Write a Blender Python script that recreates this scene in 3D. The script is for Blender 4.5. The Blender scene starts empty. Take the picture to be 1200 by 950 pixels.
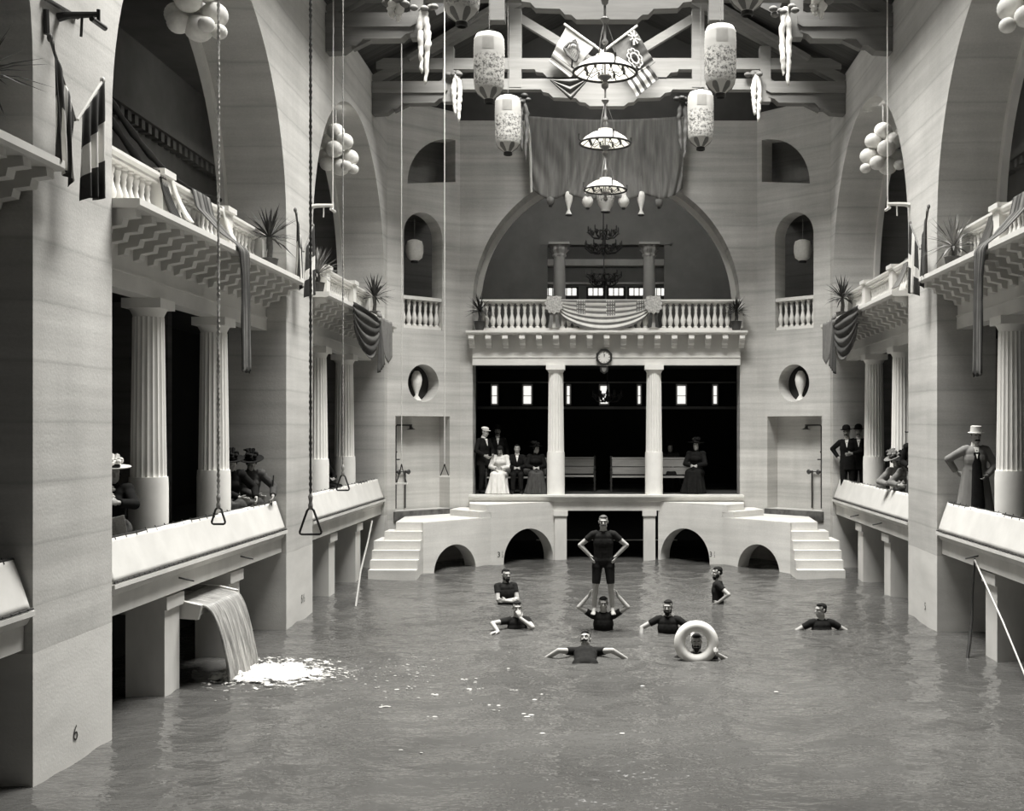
import bpy, bmesh, math, random
import numpy as np
from mathutils import Vector, Matrix, Euler
from mathutils.geometry import tessellate_polygon

random.seed(7)
scene = bpy.context.scene
C = scene.collection
PI = math.pi
H = 3.57                      # eye height above the water (z = 0)
FPX = 1365.0                  # focal length for a 1200 px wide frame


# ------------------------------------------------------------------ mesh builder
class MB:
    def __init__(s, T=None):
        s.v = []; s.f = []; s.mi = []; s.T = T; s.cur = 0

    def add(s, verts, faces):
        o = len(s.v)
        if s.T:
            verts = [s.T(*p) for p in verts]
        s.v.extend([tuple(p) for p in verts])
        for f in faces:
            s.f.append([i + o for i in f]); s.mi.append(s.cur)
        return s

    def box(s, x0, x1, y0, y1, z0, z1):
        v = [(x, y, z) for z in (z0, z1) for y in (y0, y1) for x in (x0, x1)]
        return s.add(v, [(0, 2, 3, 1), (4, 5, 7, 6), (0, 1, 5, 4), (2, 6, 7, 3), (0, 4, 6, 2), (1, 3, 7, 5)])

    def prism(s, poly, fn, d0, d1, holes=()):
        loops = [list(poly)] + [list(h) for h in holes]
        flat = [p for l in loops for p in l]
        tris = tessellate_polygon([[Vector((a, b, 0)) for a, b in l] for l in loops])
        n = len(flat)
        v = [fn(a, b, d0) for a, b in flat] + [fn(a, b, d1) for a, b in flat]
        f = []
        if len(loops) == 1 and len(poly) <= 4:
            f.append(tuple(range(n))); f.append(tuple(range(2 * n - 1, n - 1, -1)))
        else:
            for t in tris:
                f.append(tuple(t)); f.append(tuple(i + n for i in reversed(t)))
        o = 0
        for l in loops:
            m = len(l)
            for i in range(m):
                a, b = o + i, o + (i + 1) % m
                f.append((a, b, b + n, a + n))
            o += m
        return s.add(v, f)

    def tube(s, pts, r, n=8, cap=True, closed=False):
        pts = [Vector(p) for p in pts]
        k = len(pts)
        rs = r if isinstance(r, (list, tuple)) else [r] * k
        v = []; f = []
        up = None
        for i in range(k):
            a = pts[(i - 1) % k] if (closed or i > 0) else pts[i]
            b = pts[(i + 1) % k] if (closed or i < k - 1) else pts[i]
            d = (b - a)
            d = d.normalized() if d.length > 1e-9 else Vector((0, 0, 1))
            if up is None:
                up = Vector((0, 0, 1)) if abs(d.z) < .9 else Vector((1, 0, 0))
            x = up - d * up.dot(d)
            if x.length < 1e-6:
                x = d.orthogonal()
            x.normalize(); up = x
            y = d.cross(x)
            for j in range(n):
                t = 2 * PI * j / n
                v.append(pts[i] + (x * math.cos(t) + y * math.sin(t)) * rs[i])
        m = k if closed else k - 1
        for i in range(m):
            for j in range(n):
                a = i * n + j; b = i * n + (j + 1) % n
                c = ((i + 1) % k) * n + (j + 1) % n; d_ = ((i + 1) % k) * n + j
                f.append((a, b, c, d_))
        if cap and not closed:
            f.append(tuple(range(n - 1, -1, -1))); f.append(tuple(range((k - 1) * n, k * n)))
        return s.add(v, f)

    def lathe(s, prof, n=24, c=(0, 0, 0), rfn=None, cap=True):
        v = []; f = []
        for i, (r, z) in enumerate(prof):
            for j in range(n):
                t = 2 * PI * j / n
                rr = rfn(r, z, t, i) if rfn else r
                v.append((c[0] + rr * math.cos(t), c[1] + rr * math.sin(t), c[2] + z))
        k = len(prof)
        for i in range(k - 1):
            for j in range(n):
                f.append((i * n + j, i * n + (j + 1) % n, (i + 1) * n + (j + 1) % n, (i + 1) * n + j))
        if cap:
            f.append(tuple(range(n - 1, -1, -1))); f.append(tuple(range((k - 1) * n, k * n)))
        return s.add(v, f)

    def ell(s, c, r, M=None, n=16, m=10):
        c = Vector(c)
        v = []; f = []
        for i in range(1, m):
            ph = PI * i / m
            for j in range(n):
                t = 2 * PI * j / n
                p = Vector((r[0] * math.sin(ph) * math.cos(t), r[1] * math.sin(ph) * math.sin(t), r[2] * math.cos(ph)))
                v.append(c + (M @ p if M else p))
        top = len(v); q = Vector((0, 0, r[2])); v.append(c + (M @ q if M else q))
        bot = len(v); v.append(c - (M @ q if M else q))
        for i in range(m - 2):
            for j in range(n):
                f.append((i * n + j, (i + 1) * n + j, (i + 1) * n + (j + 1) % n, i * n + (j + 1) % n))
        for j in range(n):
            f.append((top, j, (j + 1) % n)); f.append((bot, (m - 2) * n + (j + 1) % n, (m - 2) * n + j))
        return s.add(v, f)

    def cone(s, p0, r0, p1, r1, n=12, flat=1.0, side=None):
        """frustum; flat<1 squashes it across 'side' direction"""
        p0 = Vector(p0); p1 = Vector(p1); d = (p1 - p0).normalized()
        x = Vector(side) if side is not None else (Vector((1, 0, 0)) if abs(d.x) < .8 else Vector((0, 1, 0)))
        x = (x - d * x.dot(d)).normalized(); y = d.cross(x)
        v = []
        for p, r in ((p0, r0), (p1, r1)):
            for j in range(n):
                t = 2 * PI * j / n
                v.append(p + x * (math.cos(t) * r) + y * (math.sin(t) * r * flat))
        f = [(j, (j + 1) % n, n + (j + 1) % n, n + j) for j in range(n)]
        f += [tuple(range(n - 1, -1, -1)), tuple(range(n, 2 * n))]
        return s.add(v, f)

    def grid(s, fn, nu, nv, matfn=None):
        o = len(s.v)
        vs = [fn(i / nu, j / nv) for j in range(nv + 1) for i in range(nu + 1)]
        if s.T:
            vs = [s.T(*p) for p in vs]
        s.v.extend([tuple(p) for p in vs])
        for j in range(nv):
            for i in range(nu):
                a = o + j * (nu + 1) + i
                s.f.append([a, a + 1, a + nu + 2, a + nu + 1])
                s.mi.append(matfn((i + .5) / nu, (j + .5) / nv) if matfn else s.cur)
        return s

    def mesh(s, name, mats, smooth=None, recalc=True):
        me = bpy.data.meshes.new(name)
        me.from_pydata(s.v, [], s.f)
        mats = mats if isinstance(mats, (list, tuple)) else [mats]
        for m in mats:
            me.materials.append(m)
        if len(mats) > 1:
            me.polygons.foreach_set('material_index', s.mi)
        if recalc:
            bm = bmesh.new(); bm.from_mesh(me)
            bmesh.ops.recalc_face_normals(bm, faces=bm.faces)
            bm.to_mesh(me); bm.free()
        if smooth:
            me.polygons.foreach_set('use_smooth', [True] * len(me.polygons))
            me.set_sharp_from_angle(angle=math.radians(smooth))
        me.update()
        return me


WL = {}                       # world location of every object we place


def part(name, mb, mat, parent=None, smooth=None, local=False, label=None, recalc=True):
    """one mesh object; vertices given in world coordinates unless local"""
    base = Vector((0, 0, 0))
    if parent is not None:
        base = WL[parent.name]
        if not local:
            mb.v = [(p[0] - base.x, p[1] - base.y, p[2] - base.z) for p in mb.v]
    o = bpy.data.objects.new(name, mb.mesh(name, mat, smooth, recalc))
    C.objects.link(o)
    o.parent = parent
    WL[o.name] = base.copy()
    if label:
        o['label'] = label
    return o


def part_copy(o, dx, dy, dz, rotz=None):
    c = o.copy(); C.objects.link(c)
    c.location = (o.location.x + dx, o.location.y + dy, o.location.z + dz)
    if rotz is not None:
        c.rotation_euler.z = rotz
    return c


def thing(name, label, cat, loc=(0, 0, 0), group=None, rotz=0):
    o = bpy.data.objects.new(name, None); C.objects.link(o)
    o.empty_display_size = .1
    o.location = loc; o.rotation_euler = (0, 0, rotz)
    o['label'] = label; o['category'] = cat
    if group:
        o['group'] = group
    WL[o.name] = Vector(loc)
    return o


def tag(o, label, cat, group=None, kind=None):
    o['label'] = label; o['category'] = cat
    if group:
        o['group'] = group
    if kind:
        o['kind'] = kind
    return o


def solo(name, mb, mat, label, cat, loc=(0, 0, 0), group=None, smooth=None, recalc=True):
    """a thing that is one mesh, authored in world coordinates"""
    mb.v = [(p[0] - loc[0], p[1] - loc[1], p[2] - loc[2]) for p in mb.v]
    o = bpy.data.objects.new(name, mb.mesh(name, mat, smooth, recalc)); C.objects.link(o)
    o.location = loc; WL[o.name] = Vector(loc)
    return tag(o, label, cat, group)


def struct(name, mb, mat, smooth=None):
    o = bpy.data.objects.new(name, mb.mesh(name, mat, smooth)); C.objects.link(o)
    o['kind'] = 'structure'; WL[o.name] = Vector((0, 0, 0))
    return o


def kids(o):
    return [c for c in KID.get(o.name, [])]


def dup(root, loc, label=None, group=None, rotz=None):
    def cp(o, par):
        c = o.copy(); C.objects.link(c)
        if par is not None:
            c.parent = par
        for k in o.children:
            cp(k, c)
        return c
    r = cp(root, None)
    r.location = loc; WL[r.name] = Vector(loc)
    if rotz is not None:
        r.rotation_euler.z = rotz
    if label:
        r['label'] = label
    if group:
        r['group'] = group
    return r


# ------------------------------------------------------------------ materials
TINT = (1.0, .985, .94)


def col(v):
    return (v * TINT[0], v * TINT[1], v * TINT[2], 1)


def new_mat(name, rough=.8, spec=.3):
    m = bpy.data.materials.new(name); m.use_nodes = True
    nt = m.node_tree; b = nt.nodes['Principled BSDF']
    b.inputs['Roughness'].default_value = rough
    b.inputs['Specular IOR Level'].default_value = spec
    return m, nt, b


def ramp(nt, fac, stops, neutral=False):
    col_ = (lambda v: (v, v, v, 1)) if neutral else col
    r = nt.nodes.new('ShaderNodeValToRGB')
    e = r.color_ramp.elements
    e[0].position, e[0].color = stops[0][0], col_(stops[0][1])
    e[1].position, e[1].color = stops[-1][0], col_(stops[-1][1])
    for p, v in stops[1:-1]:
        x = e.new(p); x.color = col_(v)
    nt.links.new(fac, r.inputs['Fac'])
    return r.outputs['Color']


def noise(nt, scale, stretch=(1, 1, 1), detail=4, rough=.6):
    tc = nt.nodes.new('ShaderNodeTexCoord'); mp = nt.nodes.new('ShaderNodeMapping')
    mp.inputs['Scale'].default_value = stretch
    n = nt.nodes.new('ShaderNodeTexNoise')
    n.inputs['Scale'].default_value = scale; n.inputs['Detail'].default_value = detail
    n.inputs['Roughness'].default_value = rough
    nt.links.new(tc.outputs['Object'], mp.inputs['Vector']); nt.links.new(mp.outputs['Vector'], n.inputs['Vector'])
    return n.outputs['Fac']


def mix(nt, a, b, fac=.5, mode='MULTIPLY'):
    n = nt.nodes.new('ShaderNodeMix'); n.data_type = 'RGBA'; n.blend_type = mode
    if hasattr(fac, 'links'):
        nt.links.new(fac, n.inputs[0])
    else:
        n.inputs[0].default_value = fac
    nt.links.new(a, n.inputs[6])
    nt.links.new(b, n.inputs[7])
    return n.outputs[2]


def bump(nt, b, h, strength=.3, dist=.02):
    n = nt.nodes.new('ShaderNodeBump'); n.inputs['Strength'].default_value = strength
    n.inputs['Distance'].default_value = dist
    nt.links.new(h, n.inputs['Height']); nt.links.new(n.outputs['Normal'], b.inputs['Normal'])


def M(name, v, rough=.8, var=.12, scale=4, stretch=(1, 1, 1), spec=.3, bmp=0):
    m, nt, b = new_mat(name, rough, spec)
    f = noise(nt, scale, stretch)
    nt.links.new(ramp(nt, f, [(.3, v * (1 - var)), (.7, min(1, v * (1 + var)))]), b.inputs['Base Color'])
    if bmp:
        bump(nt, b, f, bmp)
    return m


def thin(name, v, trans=.45, var=.06, scale=6):
    m = M(name, v, .8, var, scale); nt = m.node_tree; b = nt.nodes['Principled BSDF']
    t = nt.nodes.new('ShaderNodeBsdfTranslucent'); mx = nt.nodes.new('ShaderNodeMixShader'); mx.inputs[0].default_value = trans
    nt.links.new(b.inputs['Base Color'].links[0].from_socket, t.inputs['Color'])
    nt.links.new(b.outputs[0], mx.inputs[1]); nt.links.new(t.outputs[0], mx.inputs[2])
    nt.links.new(mx.outputs[0], nt.nodes['Material Output'].inputs['Surface'])
    return m


def stone(name, v, course=.61, band=None, streak=.22, line=.2):
    """poured coquina concrete: horizontal pour lines, stains and vertical streaks"""
    m, nt, b = new_mat(name, .9, .15)
    big = ramp(nt, noise(nt, .55, (1, 1, 1), 5), [(.3, .80), (.72, 1.0)], True)
    hor = ramp(nt, noise(nt, 2.2, (.12, .12, 2.2), 4), [(.3, 1 - streak), (.7, 1.0)], True)
    ver = ramp(nt, noise(nt, 3.5, (.7, .7, .06), 5), [(.2, 1 - streak * .4), (.65, 1.0)], True)
    fine = ramp(nt, noise(nt, 26, (1, 1, 1.6), 3), [(.3, .9), (.7, 1.0)], True)
    tc = nt.nodes.new('ShaderNodeTexCoord'); sp = nt.nodes.new('ShaderNodeSeparateXYZ')
    nt.links.new(tc.outputs['Object'], sp.inputs[0])
    wob = nt.nodes.new('ShaderNodeMath'); wob.operation = 'MULTIPLY_ADD'
    nt.links.new(noise(nt, .9, (1, 1, .1), 3), wob.inputs[0]); wob.inputs[1].default_value = .06
    nt.links.new(sp.outputs['Z'], wob.inputs[2])
    dv = nt.nodes.new('ShaderNodeMath'); dv.operation = 'DIVIDE'; dv.inputs[1].default_value = course
    nt.links.new(wob.outputs[0], dv.inputs[0])
    fr = nt.nodes.new('ShaderNodeMath'); fr.operation = 'FRACT'; nt.links.new(dv.outputs[0], fr.inputs[0])
    ln = ramp(nt, fr.outputs[0], [(0.0, 1 - line), (.03, 1 - line * .8), (.07, .97), (.9, 1.0), (1.0, .93)], True)
    basec = nt.nodes.new('ShaderNodeRGB'); basec.outputs[0].default_value = col(v)
    c = basec.outputs[0]
    for x in (big, hor, ver, fine, ln):
        c = mix(nt, c, x, 1.0)
    if band:                   # limewashed base up to z = band[0]
        cmpn = nt.nodes.new('ShaderNodeMath'); cmpn.operation = 'LESS_THAN'
        nt.links.new(wob.outputs[0], cmpn.inputs[0]); cmpn.inputs[1].default_value = band[0] + .03
        lw = ramp(nt, noise(nt, 1.3, (.6, .6, 1.8), 5), [(.3, band[1] * .82), (.7, band[1])])
        c = mix(nt, c, lw, cmpn.outputs[0], 'MIX')
    nt.links.new(c, b.inputs['Base Color'])
    bump(nt, b, noise(nt, 30, (1, 1, 1), 4), .15, .02)
    return m


def emit(name, v, strength):
    m, nt, b = new_mat(name, .4)
    b.inputs['Base Color'].default_value = col(v)
    b.inputs['Emission Color'].default_value = col(v); b.inputs['Emission Strength'].default_value = strength
    return m


m_wall = stone('coquina_concrete', .68, band=(1.34, .68))
m_back = stone('coquina_back', .70, streak=.3, line=.12)
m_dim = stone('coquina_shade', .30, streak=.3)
m_white = M('white_paint', .66, .55, .05, 3)
m_white2 = M('limewash', .62, .8, .12, 1.5, (1, 1, .5))
m_post = M('post_paint', .60, .8, .12, 2, (1, 1, .4))
m_stair = stone('stair_concrete', .88, course=4.0, streak=.2, line=.0)
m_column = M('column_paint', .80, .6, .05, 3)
m_canvas = M('canvas', .56, .9, .06, 2.5, bmp=.15)
m_wood = M('truss_wood', .18, .7, .18, 3, (.25, .25, 3))
m_beamdk = M('near_truss_darkened', .18, .7, .15, 3, (.25, 1, 3))  # truss paint darkened to offset the skylight's glare on the near truss
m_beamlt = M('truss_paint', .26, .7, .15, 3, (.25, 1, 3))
m_roof = M('roof_boards', .07, .8, .35, 5, (.1, 3, .1))
m_dark = M('dark_interior', .035, .85, .2, 2)  # shade of gallery and recess depths put into the colour
m_black = M('black_interior', .010, .9, .2, 2)  # deep shade of the unlit lower galleries put into the colour
m_upper = M('upper_plaster', .20, .85, .12, 1.5)
m_black_iron = M('black_iron', .03, .45, .2, 6)
m_brass = M('aged_metal', .16, .35, .25, 8, spec=.6)
m_steel = M('steel_pipe', .035, .4, .2, 8, spec=.6)
m_rope = M('hemp_rope', .30, .9, .25, 40)
m_ropelt = M('white_rope', .62, .9, .12, 40)
m_enamel = thin('white_enamel', .9, .55, .03, 4)
m_paper = thin('lantern_paper', .50, .4, .06, 12)
m_leaf = M('palm_leaf', .045, .55, .4, 6)
m_leaflt = M('palm_leaf_dry', .22, .6, .4, 6)
m_trunk = M('palm_trunk', .10, .9, .3, 18)
m_pot = M('clay_pot', .07, .8, .2, 6)
m_cdark = M('dark_bunting', .045, .9, .3, 5)
m_cgrey = M('grey_bunting', .17, .9, .2, 5)
m_cmid = M('mid_bunting', .09, .9, .2, 5)
m_cwhite = M('white_bunting', .72, .9, .08, 5)
m_cloth_drape = M('back_drape', .19, .95, .35, 2.2, (4, 1, .35))
m_skin = M('skin', .36, .6, .06, 8)
m_skin_dim = M('skin_shaded', .26, .6, .08, 8)  # skin darkened in colour for figures in gallery shade
m_suit = M('wool_bathing_suit', .015, .95, .3, 20, spec=.1)
m_hair = M('dark_hair', .014, .85, .4, 60, spec=.1)
m_hairlt = M('light_hair', .07, .6, .3, 60)
m_coat = M('black_coat', .010, .9, .3, 10, spec=.1)
m_overcoat = M('grey_overcoat', .20, .9, .2, 4, (2, 2, .4))
m_shirt = M('white_shirt', .75, .8, .05, 10)
m_dress = M('white_dress', .66, .9, .10, 9, (3, 3, .5))
m_skirt = M('dark_grey_skirt', .05, .9, .3, 9, (4, 4, .5))
m_felt = M('black_felt', .010, .85, .2, 10, spec=.1)
m_straw = M('pale_straw', .70, .8, .08, 30)
m_ring = M('white_ring_canvas', .66, .7, .05, 8)
m_bench = M('varnished_wood', .26, .5, .2, 4, (.4, 3, 3))
m_eye = M('eye', .02, .2, .05, 4)
m_sill = M('wet_stone_sill', .10, .6, .5, 5)
m_mark = M('painted_mark', .03, .8, .2, 20)
m_foam = M('foam', .92, .9, .04, 10)
m_news = M('newspaper', .34, .9, .15, 40)
m_window = emit('daylit_pane', .9, 1.1)
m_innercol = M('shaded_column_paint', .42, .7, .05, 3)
m_fleck = M('foam_fleck', .42, .9, .2, 20)
m_flagwhite = M('dimmed_flag_cloth', .42, .9, .08, 5)  # white cloth darkened where the truss light would overexpose it
m_lantern = M('opaque_lantern_paper', .74, .8, .08, 14)
m_flower = M('flower_paper', .45, .9, .45, 30)


def printed_paper():
    m, nt, b = new_mat('printed_lantern_paper', .8, .2)
    pat = ramp(nt, noise(nt, 17, (1, 1, 1.3), 6, .75), [(.42, .12), (.49, .45), (.56, .62)])
    tc = nt.nodes.new('ShaderNodeTexCoord'); sp = nt.nodes.new('ShaderNodeSeparateXYZ')
    nt.links.new(tc.outputs['Object'], sp.inputs[0])
    ad = nt.nodes.new('ShaderNodeMath'); ad.operation = 'ADD'; ad.inputs[1].default_value = .55; nt.links.new(sp.outputs['Z'], ad.inputs[0])
    band = ramp(nt, ad.outputs[0], [(0.0, 0), (.10, 0), (.2, 1), (.66, 1), (.74, 0)], True)
    plain = nt.nodes.new('ShaderNodeRGB'); plain.outputs[0].default_value = col(.55)
    c = mix(nt, plain.outputs[0], pat, band, 'MIX')
    nt.links.new(c, b.inputs['Base Color'])
    b.inputs['Transmission Weight'].default_value = 0
    return m


m_print = printed_paper()


def water_mat():
    m, nt, b = new_mat('pool_water', .09, .5)
    b.inputs['IOR'].default_value = 1.33
    c = ramp(nt, noise(nt, .35, (1, 1, 1), 4), [(.3, .06), (.7, .09)])
    nt.links.new(c, b.inputs['Base Color'])
    a = noise(nt, 2.6, (1.0, 1.6, 1), 3, .55)
    bump(nt, b, a, .38, .12)
    return m


m_water = water_mat()


def fall_mat():
    m, nt, b = new_mat('falling_water', .3, .5)
    f = noise(nt, 9, (.4, 4, .25), 4, .7)
    nt.links.new(ramp(nt, f, [(.35, .13), (.52, .30), (.68, .62)]), b.inputs['Base Color'])
    bump(nt, b, f, .6, .05)
    return m


m_fall = fall_mat()



def foam_mat():
    m, nt, b = new_mat('foam_lace', .85, .2)
    b.inputs['Base Color'].default_value = col(.85)
    tc = nt.nodes.new('ShaderNodeTexCoord'); mp = nt.nodes.new('ShaderNodeMapping'); mp.inputs['Scale'].default_value = (.62, .78, 0)
    nt.links.new(tc.outputs['Object'], mp.inputs['Vector'])
    ln = nt.nodes.new('ShaderNodeVectorMath'); ln.operation = 'LENGTH'; nt.links.new(mp.outputs['Vector'], ln.inputs[0])
    n = noise(nt, 5.5, (.8, 1.2, 1), 7, .72)
    ma = nt.nodes.new('ShaderNodeMath'); ma.operation = 'MULTIPLY_ADD'; ma.inputs[1].default_value = 1.5
    nt.links.new(n, ma.inputs[0])
    sb = nt.nodes.new('ShaderNodeMath'); sb.operation = 'MULTIPLY'; sb.inputs[1].default_value = -.58; nt.links.new(ln.outputs['Value'], sb.inputs[0])
    nt.links.new(sb.outputs[0], ma.inputs[2])
    r = ramp(nt, ma.outputs[0], [(.40, 0), (.52, 1)], True)
    nt.links.new(r, b.inputs['Alpha'])
    bump(nt, b, n, .8, .06)
    return m


m_foamlace = foam_mat()

# ------------------------------------------------------------------ camera
cd = bpy.data.cameras.new('camera'); cam = bpy.data.objects.new('camera', cd); C.objects.link(cam)
cam.location = (0, 0, H); cam.rotation_euler = (PI / 2, 0, 0)
cd.sensor_width = 36; cd.lens = FPX / 1200 * 36
cd.shift_x = -(711 - 600) / 1200; cd.shift_y = (502 - 475) / 1200
cd.clip_end = 200
scene.camera = cam
scene.view_settings.view_transform = 'Standard'
scene.cycles.use_denoising = True

# ================================================================== PEOPLE
def remesh(mb, voxel, it, name, mat):
    me = mb.mesh(name, mat)
    o = bpy.data.objects.new('volume_tmp', me); C.objects.link(o)
    r = o.modifiers.new('r', 'REMESH'); r.mode = 'VOXEL'; r.voxel_size = voxel; r.use_smooth_shade = True
    if it:
        s = o.modifiers.new('s', 'SMOOTH'); s.factor = .5; s.iterations = it
    dg = bpy.context.evaluated_depsgraph_get()
    out = bpy.data.meshes.new_from_object(o.evaluated_get(dg))
    out.name = name
    bpy.data.objects.remove(o); bpy.data.meshes.remove(me)
    out.materials.clear(); out.materials.append(mat)
    out.polygons.foreach_set('use_smooth', [True] * len(out.polygons))
    return out


def mesh_part(name, me, parent):
    o = bpy.data.objects.new(name, me); C.objects.link(o); o.parent = parent
    WL[o.name] = Vector((0, 0, 0))
    return o


def ik(S, W, l1, l2, hint):
    d = W - S; L = d.length
    if L > l1 + l2 - .004:
        W = S + d * ((l1 + l2 - .004) / L); d = W - S; L = d.length
    L = max(L, abs(l1 - l2) + .01)
    u = d.normalized()
    a = (l1 * l1 - l2 * l2 + L * L) / (2 * L)
    h = math.sqrt(max(0, l1 * l1 - a * a))
    k = Vector(hint); k = k - u * k.dot(u)
    k = k.normalized() if k.length > 1e-5 else u.orthogonal().normalized()
    return S + u * a + k * h, W


def rot(ax, deg):
    return Matrix.Rotation(math.radians(deg), 3, ax)


def skeleton(p):
    """p: pose dict -> joints. Figure faces -y, stands on z = 0, 1.75 m tall."""
    J = {}
    P0 = Vector(p.get('pelvis', (0, 0, .95)))
    R = rot('Z', p.get('twist', 0)) @ rot('X', p.get('lean', 0)) @ rot('Y', p.get('roll', 0))
    T = lambda x, y, z: P0 + R @ (Vector((x, y, z)) - Vector((0, 0, .95)))
    J['T'] = T; J['R'] = R; J['P0'] = P0
    hy, hp, hr = p.get('head', (0, 0, 0))
    HR = R @ rot('Z', hy) @ rot('X', hp) @ rot('Y', hr)
    nb = T(0, .015, 1.46)
    J['neck0'] = nb; J['HR'] = HR
    J['hc'] = nb + HR @ Vector((0, -.02, .160)); J['neck1'] = nb + HR @ Vector((0, 0, .09))
    sh = p.get('shrug', 0)
    for sd, s in (('L', 1), ('R', -1)):
        a = p.get('arm' + sd, {})
        S = T(.172 * s, .012, 1.392 + sh)
        w = Vector(a.get('w', (.30 * s, .02, .86)))
        E, W = ik(S, w, .295, .265, a.get('hint', (.3 * s, .8, 0)))
        hd = Vector(a['hd']).normalized() if 'hd' in a else (W - E).normalized()
        pn = Vector(a.get('pn', (-s, 0, 0))); pn = pn - hd * pn.dot(hd)
        pn = pn.normalized() if pn.length > 1e-4 else hd.orthogonal().normalized()
        J['arm' + sd] = (S, E, W, hd, pn, a.get('curl', 22), s)
        l = p.get('leg' + sd, {})
        Hp = P0 + R @ Vector((.095 * s, 0, -.03)) if not p.get('seat') else P0 + rot('Z', p.get('twist', 0)) @ Vector((.095 * s, 0, -.03))
        A = Vector(l.get('a', (.11 * s, 0, .085)))
        K, A = ik(Hp, A, *((.435, .43) if p.get('seat') else (.424, .418)), l.get('hint', (0, -1, .1)))
        fd = Vector(l.get('fd', (.15 * s, -1, 0))).normalized()
        J['leg' + sd] = (Hp, K, A, fd, s)
    return J


def v_torso(mb, J, f=0.0, fem=False, pecs=False):
    T, R = J['T'], J['R']
    E = lambda c, r: mb.ell(T(*c), (r[0] + f, r[1] + f, r[2] + f), R)
    w = .82 if fem else 1
    mb.cone(T(0, .003, .95), .152 * w + f, T(0, 0, 1.28), .160 * (.93 if fem else 1) + f, 20, .70, R @ Vector((1, 0, 0)))
    E((0, .005, .93), (.168, .115, .12)); E((0, 0, 1.08), (.148 * w, .108 * w, .15))
    E((0, -.002, 1.24), (.168 * (.93 if fem else 1), .118, .17)); E((0, .0, 1.345), (.155 * (.92 if fem else 1), .102, .10))
    if fem:
        E((0, -.07, 1.27), (.125, .075, .08))
    elif pecs:
        E((.075, -.072, 1.305), (.072, .036, .062)); E((-.075, -.072, 1.305), (.072, .036, .062))
    mb.cone(T(-.14, .012, 1.388), .056 + f * .8, T(.14, .012, 1.388), .056 + f * .8)
    mb.cone(T(0, .012, 1.38), .115 + f, T(0, .012, 1.468), .062 + f * .5, flat=.75)


def v_arm(mb, J, sd, a0=0.0, a1=2.0, f=0.0):
    """upper arm runs 0..1, forearm 1..2"""
    S, E, W, hd, pn, curl, s = J['arm' + sd]
    if a0 < 1:
        q = min(a1, 1); p0 = S.lerp(E, a0); p1 = S.lerp(E, q)
        r = lambda t: .054 + (.041 - .054) * t + f
        mb.cone(p0, r(a0), p1, r(q))
        if a0 == 0:
            mb.ell(S, (.056 + f * .9,) * 3); mb.cone(J['T'](.09 * s, .012, 1.415), .05 + f, S, .054 + f)
        if a1 > .55:
            mb.ell(S.lerp(E, .45), (.050 + f, .050 + f, .05 + f))
    if a1 >= 1:
        mb.ell(E, (.042 + f,) * 3)
    if a1 > 1:
        b0 = max(a0, 1) - 1; b1 = a1 - 1
        r = lambda t: .043 + (.029 - .043) * t + f
        mb.cone(E.lerp(W, b0), r(b0), E.lerp(W, b1), r(b1))
        if b1 >= 1:
            mb.ell(W, (.029 + f,) * 3)


def v_hand(mb, J, sd):
    S, E, W, hd, pn, curl, s = J['arm' + sd]
    sv = hd.cross(pn)
    Mx = Matrix((sv, pn, hd)).transposed()
    mb.ell(W + hd * .045, (.041, .017, .055), Mx, 12, 8)
    mb.ell(W + hd * .075 + pn * .002, (.042, .014, .025), Mx, 12, 8)
    th = s * -1
    for i, (o, L) in enumerate(((-.033, .062), (-.011, .074), (.011, .080), (.033, .070))):
        o = o * th               # index finger on the thumb's side
        b = W + hd * .088 + sv * o
        sp = sv * (o * 3.0)
        c1 = math.radians(curl); c2 = math.radians(curl * 2.3)
        d1 = (hd * math.cos(c1) + pn * math.sin(c1) + sp).normalized(); d2 = (hd * math.cos(c2) + pn * math.sin(c2) + sp * .8).normalized()
        k = b + d1 * (L * .5); e = k + d2 * (L * .5)
        mb.cone(b - hd * .02, .0105, k, .0092, 8); mb.ell(k, (.0094,) * 3, None, 8, 6)
        mb.cone(k, .0092, e, .0078, 8); mb.ell(e, (.0080,) * 3, None, 8, 6)
    b = W + hd * .022 + sv * (th * .026)
    d1 = (hd * .62 + sv * (th * .7) + pn * .25).normalized(); d2 = (hd * .9 + sv * (th * .3) + pn * .35).normalized()
    k = b + d1 * .042; e = k + d2 * .032
    mb.cone(b, .016, k, .0115, 8); mb.ell(k, (.0115,) * 3, None, 8, 6); mb.cone(k, .011, e, .009, 8); mb.ell(e, (.0092,) * 3, None, 8, 6)


def v_leg(mb, J, sd, a0=0.0, a1=2.0, f=0.0):
    Hp, K, A, fd, s = J['leg' + sd]
    if a0 < 1:
        q = min(a1, 1)
        r = lambda t: .086 + (.056 - .086) * t + f
        mb.cone(Hp.lerp(K, a0), r(a0), Hp.lerp(K, q), r(q))
        if a0 == 0:
            mb.ell(Hp, (.09 + f,) * 3); mb.ell(Hp.lerp(K, .25), (.084 + f, .084 + f, .09 + f))
    if a1 >= 1:
        mb.ell(K, (.054 + f,) * 3)
    if a1 > 1:
        r = lambda t: .053 + (.036 - .053) * t + f
        b1 = a1 - 1
        mb.cone(K, r(0), K.lerp(A, b1), r(b1))
        back = -fd
        mb.ell(K.lerp(A, .3) + back * .014, (.052 + f, .052 + f, .075 + f))


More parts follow.
